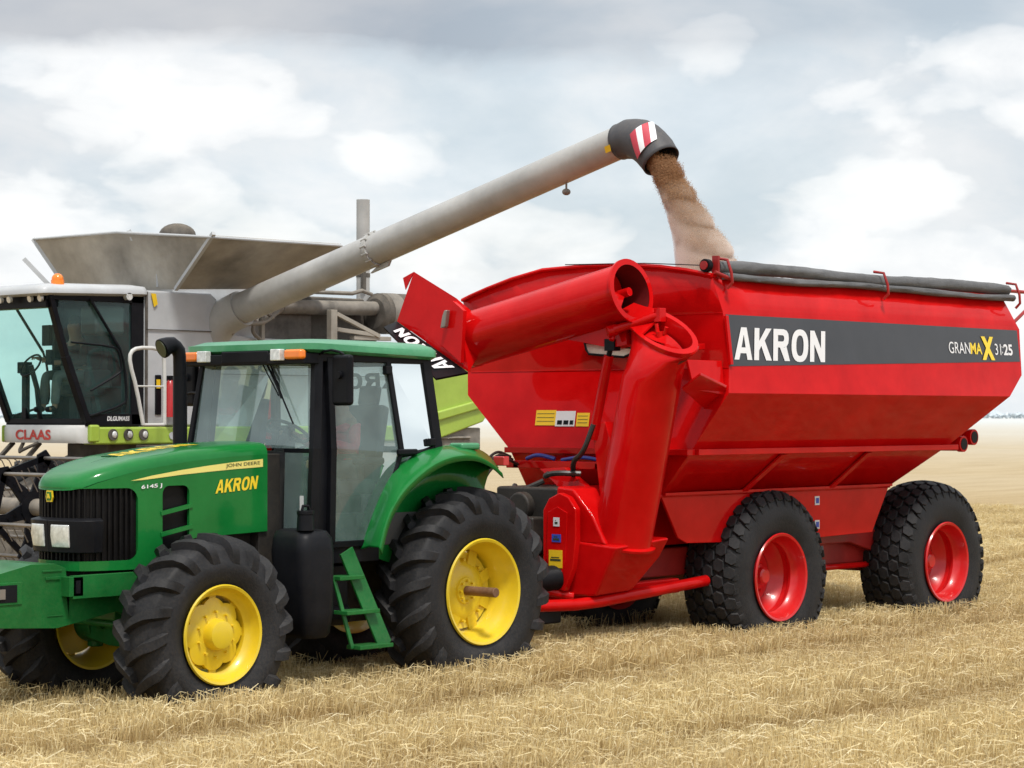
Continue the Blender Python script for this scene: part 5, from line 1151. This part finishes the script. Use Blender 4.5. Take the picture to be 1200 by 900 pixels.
xs = [-3000, -600, -150]+[-60+4*i for i in range(41)]+[200, 600, 3000]; yy = xs
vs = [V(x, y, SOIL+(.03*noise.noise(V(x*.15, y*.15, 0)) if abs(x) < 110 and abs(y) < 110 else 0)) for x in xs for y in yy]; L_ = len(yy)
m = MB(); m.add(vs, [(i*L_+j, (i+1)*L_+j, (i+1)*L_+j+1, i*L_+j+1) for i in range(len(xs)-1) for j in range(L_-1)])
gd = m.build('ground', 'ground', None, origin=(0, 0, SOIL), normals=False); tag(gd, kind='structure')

# stubble: patches of standing stalks and loose straw, scattered with geometry nodes
def ribbons(n, size, standing, seed, lay=0.):
    r = np.random.default_rng(seed); N = n
    if standing:
        rows = np.round(r.random(N)*size/.17)*.17-size/2+r.normal(0, .018, N)
        x = (r.random(N)-.5)*size; y = rows
        h = .13+.11*r.random(N); az = r.random(N)*2*PI; lean = np.abs(r.normal(0, .28, N))*h
        base = np.stack([x, y, np.zeros(N)], 1); dirx = np.stack([np.cos(az), np.sin(az)], 1)
        top = base.copy(); top[:, :2] += dirx*lean[:, None]; top[:, 2] = h; mid = (base+top)/2; mid[:, :2] -= dirx*(lean*.08)[:, None]
        wdir = np.stack([-np.sin(az+1.), np.cos(az+1.), np.zeros(N)], 1); w = (.0022+.0014*r.random(N))[:, None]
    else:
        x = (r.random(N)-.5)*size; y = (r.random(N)-.5)*size; z = .02+lay*r.random(N)**.7; az = r.random(N)*2*PI; el = r.normal(.05, .30, N); ln = .06+.17*r.random(N)
        d = np.stack([np.cos(az)*np.cos(el), np.sin(az)*np.cos(el), np.sin(el)], 1); c = np.stack([x, y, z], 1)
        base = c-d*ln[:, None]/2; top = c+d*ln[:, None]/2; mid = c.copy(); mid[:, 2] += r.normal(.012, .012, N); base[:, 2] = np.maximum(base[:, 2], .005); top[:, 2] = np.maximum(top[:, 2], .005)
        wdir = np.cross(d, r.normal(size=(N, 3))); wdir /= np.linalg.norm(wdir, axis=1)[:, None]; w = (.0018+.0018*r.random(N))[:, None]
    v = np.stack([base-wdir*w, base+wdir*w, mid-wdir*w, mid+wdir*w, top-wdir*w*.8, top+wdir*w*.8], 1).reshape(-1, 3)
    f = (np.arange(N)[:, None, None]*6+np.array([[0, 1, 3, 2], [2, 3, 5, 4]])[None]).reshape(-1)
    tn = np.clip(r.random(N)*.8+(.0 if standing else .22), 0, 1)
    return v, f, np.repeat(tn, 6)
def patch(name, ns, nl, size, seed, lay):
    v1, f1, t1 = ribbons(ns, size, True, seed); v2, f2, t2 = ribbons(nl, size, False, seed+50, lay)
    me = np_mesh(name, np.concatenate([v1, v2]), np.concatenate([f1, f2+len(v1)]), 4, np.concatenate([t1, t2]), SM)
    return bpy.data.objects.new(name, me)
def scatter(name, patches, pts, rot, scl, label):
    pc = bpy.data.collections.new(name+'_patches')
    for o in patches: pc.objects.link(o)
    me = bpy.data.meshes.new(name); me.from_pydata([tuple(p) for p in pts], [], [])
    for nm, arr in (('rz', rot), ('sc', scl)):
        at = me.attributes.new(nm, 'FLOAT', 'POINT'); at.data.foreach_set('value', np.array(arr, np.float32))
    me.materials.append(SM)
    o = bpy.data.objects.new(name, me); COL.objects.link(o)
    ng = bpy.data.node_groups.new(name, 'GeometryNodeTree'); ng.interface.new_socket('Geometry', in_out='INPUT', socket_type='NodeSocketGeometry'); ng.interface.new_socket('Geometry', in_out='OUTPUT', socket_type='NodeSocketGeometry')
    N_ = ng.nodes; gi = N_.new('NodeGroupInput'); go_ = N_.new('NodeGroupOutput'); iop = N_.new('GeometryNodeInstanceOnPoints'); ci = N_.new('GeometryNodeCollectionInfo')
    ci.inputs['Collection'].default_value = pc; ci.inputs['Separate Children'].default_value = True; ci.inputs['Reset Children'].default_value = True
    iop.inputs['Pick Instance'].default_value = True
    ra_ = N_.new('GeometryNodeInputNamedAttribute'); ra_.data_type = 'FLOAT'; ra_.inputs[0].default_value = 'rz'; sa = N_.new('GeometryNodeInputNamedAttribute'); sa.data_type = 'FLOAT'; sa.inputs[0].default_value = 'sc'
    cx = N_.new('ShaderNodeCombineXYZ'); cs = N_.new('ShaderNodeCombineXYZ'); cs.inputs[0].default_value = 1; cs.inputs[1].default_value = 1
    rv = N_.new('FunctionNodeRandomValue'); rv.data_type = 'INT'; rv.inputs['Max'].default_value = len(patches)-1
    for inp in rv.inputs:
        if inp.name == 'Max' and inp.type == 'INT': inp.default_value = len(patches)-1
        if inp.name == 'Min' and inp.type == 'INT': inp.default_value = 0
    rout = [q for q in rv.outputs if q.type == 'INT'][0]
    L = ng.links.new; L(gi.outputs[0], iop.inputs['Points']); L(ci.outputs[0], iop.inputs['Instance']); L(ra_.outputs[0], cx.inputs[2]); L(cx.outputs[0], iop.inputs['Rotation']); L(sa.outputs[0], cs.inputs[2]); L(cs.outputs[0], iop.inputs['Scale']); L(rout, iop.inputs['Instance Index']); L(iop.outputs[0], go_.inputs[0])
    md = o.modifiers.new('scatter', 'NODES'); md.node_group = ng
    return tag(o, label, 'stubble', kind='stuff')
CAM = V(-15., -15.4, 2.35); TH = R(47.5); vd = V(math.sin(TH), math.cos(TH), 0); rd_ = V(math.cos(TH), -math.sin(TH), 0)
def lane(y):   # rows running with the machines: wheel lanes and swaths
    return .5+.5*math.sin(y*2*PI/2.9+.8)
pts = []; rot = []; scl = []; rnd = random.Random(5); S_ = .62
d = 13.2
gx = np.arange(-26, 66, S_*.8)
for x in gx:
    for y in np.arange(-26, 66, S_*.8):
        r_ = Vector((x, y, 0))-Vector((CAM.x, CAM.y, 0)); dd_ = r_.dot(vd); lat = r_.dot(rd_)
        if dd_ < 9 or dd_ > 56 or abs(lat) > dd_*.29+4.: continue
        xx = x+rnd.uniform(-.15, .15); y2 = y+rnd.uniform(-.15, .15)
        nz = noise.noise(V(xx*.28, y2*.8, 3)); ln_ = lane(y2+.6*noise.noise(V(xx*.1, y2*.2, 7)))
        pts.append((xx, y2, SOIL+.03*noise.noise(V(xx*.15, y2*.15, 0))-.005)); rot.append(rnd.choice((0, PI))+rnd.gauss(0, .12)); scl.append(max(.35, .98+.42*nz-.55*(ln_ > .84)+.25*(ln_ < .25)))
patches = [patch('stubble_patch', 380, 125, S_, s, .19) for s in range(8)]
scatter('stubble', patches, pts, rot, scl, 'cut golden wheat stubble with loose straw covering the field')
# distant tree line at the horizon, aerial haze painted into its bluish colour
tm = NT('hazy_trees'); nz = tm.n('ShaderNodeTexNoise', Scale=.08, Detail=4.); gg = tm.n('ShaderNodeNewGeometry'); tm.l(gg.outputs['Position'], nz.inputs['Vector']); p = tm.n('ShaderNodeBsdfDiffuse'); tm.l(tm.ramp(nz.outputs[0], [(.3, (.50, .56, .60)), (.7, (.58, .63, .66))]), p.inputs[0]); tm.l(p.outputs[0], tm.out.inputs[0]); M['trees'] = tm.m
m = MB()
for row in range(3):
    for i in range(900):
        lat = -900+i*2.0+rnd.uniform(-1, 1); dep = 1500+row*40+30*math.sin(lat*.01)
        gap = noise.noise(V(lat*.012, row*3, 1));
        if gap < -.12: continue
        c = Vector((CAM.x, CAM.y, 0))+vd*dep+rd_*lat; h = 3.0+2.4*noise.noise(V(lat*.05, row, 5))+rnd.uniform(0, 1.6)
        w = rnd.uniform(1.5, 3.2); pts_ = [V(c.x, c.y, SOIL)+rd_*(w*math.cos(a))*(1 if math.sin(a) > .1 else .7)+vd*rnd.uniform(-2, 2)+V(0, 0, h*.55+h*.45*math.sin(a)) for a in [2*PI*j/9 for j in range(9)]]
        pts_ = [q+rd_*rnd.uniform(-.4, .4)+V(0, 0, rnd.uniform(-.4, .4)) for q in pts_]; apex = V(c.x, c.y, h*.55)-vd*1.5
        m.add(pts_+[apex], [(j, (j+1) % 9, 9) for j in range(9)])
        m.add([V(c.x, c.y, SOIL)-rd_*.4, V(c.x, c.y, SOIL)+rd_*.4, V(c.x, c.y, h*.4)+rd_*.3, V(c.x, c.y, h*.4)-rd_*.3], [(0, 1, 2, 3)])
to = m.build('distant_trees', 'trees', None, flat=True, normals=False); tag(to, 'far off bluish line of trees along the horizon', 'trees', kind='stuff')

# ================================================================== sky, sun, camera
SUN_EL, SUN_AZ = R(61), None
sun_dir = V(-.62, -.50, 0).normalized()       # horizontal direction towards the sun
sun_dir = V(-.42, -.72, 0).normalized()*math.cos(SUN_EL)+V(0, 0, math.sin(SUN_EL))
w = bpy.data.worlds.new('World'); scene.world = w; w.use_nodes = True; nt = w.node_tree; nt.nodes.clear()
K2 = NT.__new__(NT); K2.m = None; K2.t = nt; K2.out = nt.nodes.new('ShaderNodeOutputWorld')
sky = K2.n('ShaderNodeTexSky'); sky.sky_type = 'NISHITA'; sky.sun_disc = False; sky.sun_elevation = SUN_EL; sky.sun_rotation = math.atan2(sun_dir.x, sun_dir.y); sky.air_density = 1.3; sky.dust_density = 2.5; sky.altitude = 100
tc = K2.n('ShaderNodeTexCoord'); sp3 = K2.n('ShaderNodeSeparateXYZ'); K2.l(tc.outputs['Generated'], sp3.inputs[0])
mpg = K2.n('ShaderNodeMapping'); K2.l(tc.outputs['Generated'], mpg.inputs[0]); mpg.inputs['Scale'].default_value = (1, 1, 2.1); mpg.inputs['Location'].default_value = (2.3, .7, 0)
nA = K2.n('ShaderNodeTexNoise', Scale=6.5, Detail=9., Roughness=.52, Distortion=.25); K2.l(mpg.outputs[0], nA.inputs['Vector'])
nB = K2.n('ShaderNodeTexNoise', Scale=2.6, Detail=5., Roughness=.5, Distortion=.3); K2.l(mpg.outputs[0], nB.inputs['Vector'])
nC = K2.n('ShaderNodeTexNoise', Scale=15., Detail=10., Roughness=.6, Distortion=.4); K2.l(mpg.outputs[0], nC.inputs['Vector'])
bright = K2.math('ADD', K2.math('MULTIPLY', nA.outputs[0], .66), K2.math('MULTIPLY', nC.outputs[0], .34))
nP = K2.n('ShaderNodeTexNoise', Scale=19., Detail=7., Roughness=.46, Distortion=.35); K2.l(mpg.outputs[0], nP.inputs['Vector'])
bias = K2.math('MULTIPLY', K2.math('SUBTRACT', nA.outputs[0], .555), 5.)
# banks of cumulus in fixed directions of the sky: (sideways, up, radius)
for (la, el, rad_) in ((-.165, .152, .052), (-.105, .136, .020), (-.130, .140, .022), (-.195, .118, .040), (-.225, .158, .016), (-.225, .092, .034), (-.145, .100, .022), (-.055, .117, .024), (-.115, .080, .040), (-.035, .074, .036), (-.20, .07, .03),
                      (.215, .160, .030), (.235, .135, .022), (.175, .098, .026), (.205, .062, .038), (.13, .085, .028), (.02, .055, .035), (.10, .045, .03), (.09, .165, .02)):
    dv = (vd+rd_*la+V(0, 0, el)).normalized()
    sb = K2.n('ShaderNodeVectorMath', _operation='SUBTRACT'); K2.l(tc.outputs['Generated'], sb.inputs[0]); sb.inputs[1].default_value = dv
    mu = K2.n('ShaderNodeVectorMath', _operation='MULTIPLY'); K2.l(sb.outputs[0], mu.inputs[0]); mu.inputs[1].default_value = (1, 1, 1.6)
    le = K2.n('ShaderNodeVectorMath', _operation='LENGTH'); K2.l(mu.outputs[0], le.inputs[0])
    bias = K2.math('MAXIMUM', bias, K2.math('SUBTRACT', 1., K2.math('DIVIDE', le.outputs['Value'], rad_*1.25)))
mval = K2.math('ADD', K2.math('MULTIPLY', K2.math('MAXIMUM', bias, -1.), .75), K2.math('MULTIPLY', K2.math('SUBTRACT', nP.outputs[0], .5), 2.5))
puff = K2.ramp(mval, [(.05, 0.), (.24, .55), (.70, 1.)])
cl = K2.ramp(bright, [(.36, (.60, .68, .745)), (.46, (.69, .75, .795)), (.54, (.78, .81, .83)), (.62, (.86, .87, .88))])
grey = K2.ramp(nB.outputs[0], [(.36, (.90, .90, .91)), (.62, (1.04, 1.04, 1.04))])
cl = K2.mix(1., cl, grey, 'MULTIPLY')
white = K2.ramp(nC.outputs[0], [(.33, (.88, .89, .90)), (.55, (1.01, 1.01, 1.0))])
cl = K2.mix(K2.math('MULTIPLY', puff, .85), cl, white)
# dark stratus deck above the cumulus
zw = K2.math('ADD', sp3.outputs[2], K2.math('ADD', K2.math('MULTIPLY', K2.math('SUBTRACT', nC.outputs[0], .5), .022), K2.math('MULTIPLY', K2.math('SUBTRACT', nB.outputs[0], .5), .05)))
deck = K2.ramp(zw, [(.158, 0.), (.168, 1.), (.34, 1.), (.46, 0.)])
dl = K2.n('ShaderNodeVectorMath', _operation='DOT_PRODUCT'); K2.l(tc.outputs['Generated'], dl.inputs[0]); dl.inputs[1].default_value = rd_
dfade = K2.ramp(K2.math('ADD', K2.math('MULTIPLY', dl.outputs['Value'], 2.), .5), [(.42, 1.), (.66, .45), (.95, .15)])
deckc = K2.mix(K2.ramp(nA.outputs[0], [(.35, 0.), (.65, 1.)]), (.40, .445, .51), (.60, .61, .63))
cl = K2.mix(K2.math('MULTIPLY', deck, dfade), cl, deckc)
elev = K2.ramp(sp3.outputs[2], [(.0, (1.03, 1.03, 1.03)), (.1, (1.03, 1.03, 1.03)), (.25, (.95, .95, .96)), (.5, (1.25, 1.25, 1.25))])
cl = K2.mix(1., cl, elev, 'MULTIPLY')
bg1 = K2.n('ShaderNodeBackground'); K2.l(sky.outputs[0], bg1.inputs[0]); bg1.inputs[1].default_value = .11
bg2 = K2.n('ShaderNodeBackground'); K2.l(cl, bg2.inputs[0]); bg2.inputs[1].default_value = 1.11
mx = K2.n('ShaderNodeMixShader'); K2.l(K2.ramp(nA.outputs[0], [(.36, .80), (.5, .95)]), mx.inputs[0]); K2.l(bg1.outputs[0], mx.inputs[1]); K2.l(bg2.outputs[0], mx.inputs[2]); K2.l(mx.outputs[0], K2.out.inputs[0])
ld = bpy.data.lights.new('sun', 'SUN'); ld.energy = 3.0; ld.angle = R(9); ld.color = (1, .96, .90); lo = bpy.data.objects.new('sun', ld); COL.objects.link(lo); lo.rotation_euler = (-sun_dir).to_track_quat('-Z', 'Y').to_euler(); lo.location = (0, 0, 30)
cd = bpy.data.cameras.new('camera'); cam = bpy.data.objects.new('camera', cd); COL.objects.link(cam); scene.camera = cam
cd.sensor_width = 36; cd.lens = 36*2600/1200; cd.clip_end = 6000; cam.location = CAM
pit = math.atan(36/2600); fw = vd*math.cos(pit)+V(0, 0, math.sin(pit)); cam.rotation_euler = fw.to_track_quat('-Z', 'Y').to_euler()
cd.dof.use_dof = True; cd.dof.focus_distance = 22.5; cd.dof.aperture_fstop = 5.0
scene.view_settings.view_transform = 'Standard'; scene.view_settings.look = 'None'; scene.view_settings.exposure = 0; scene.view_settings.gamma = 1
scene.cycles.max_bounces = 10; scene.cycles.volume_bounces = 5; scene.cycles.transparent_max_bounces = 16; scene.cycles.use_denoising = True
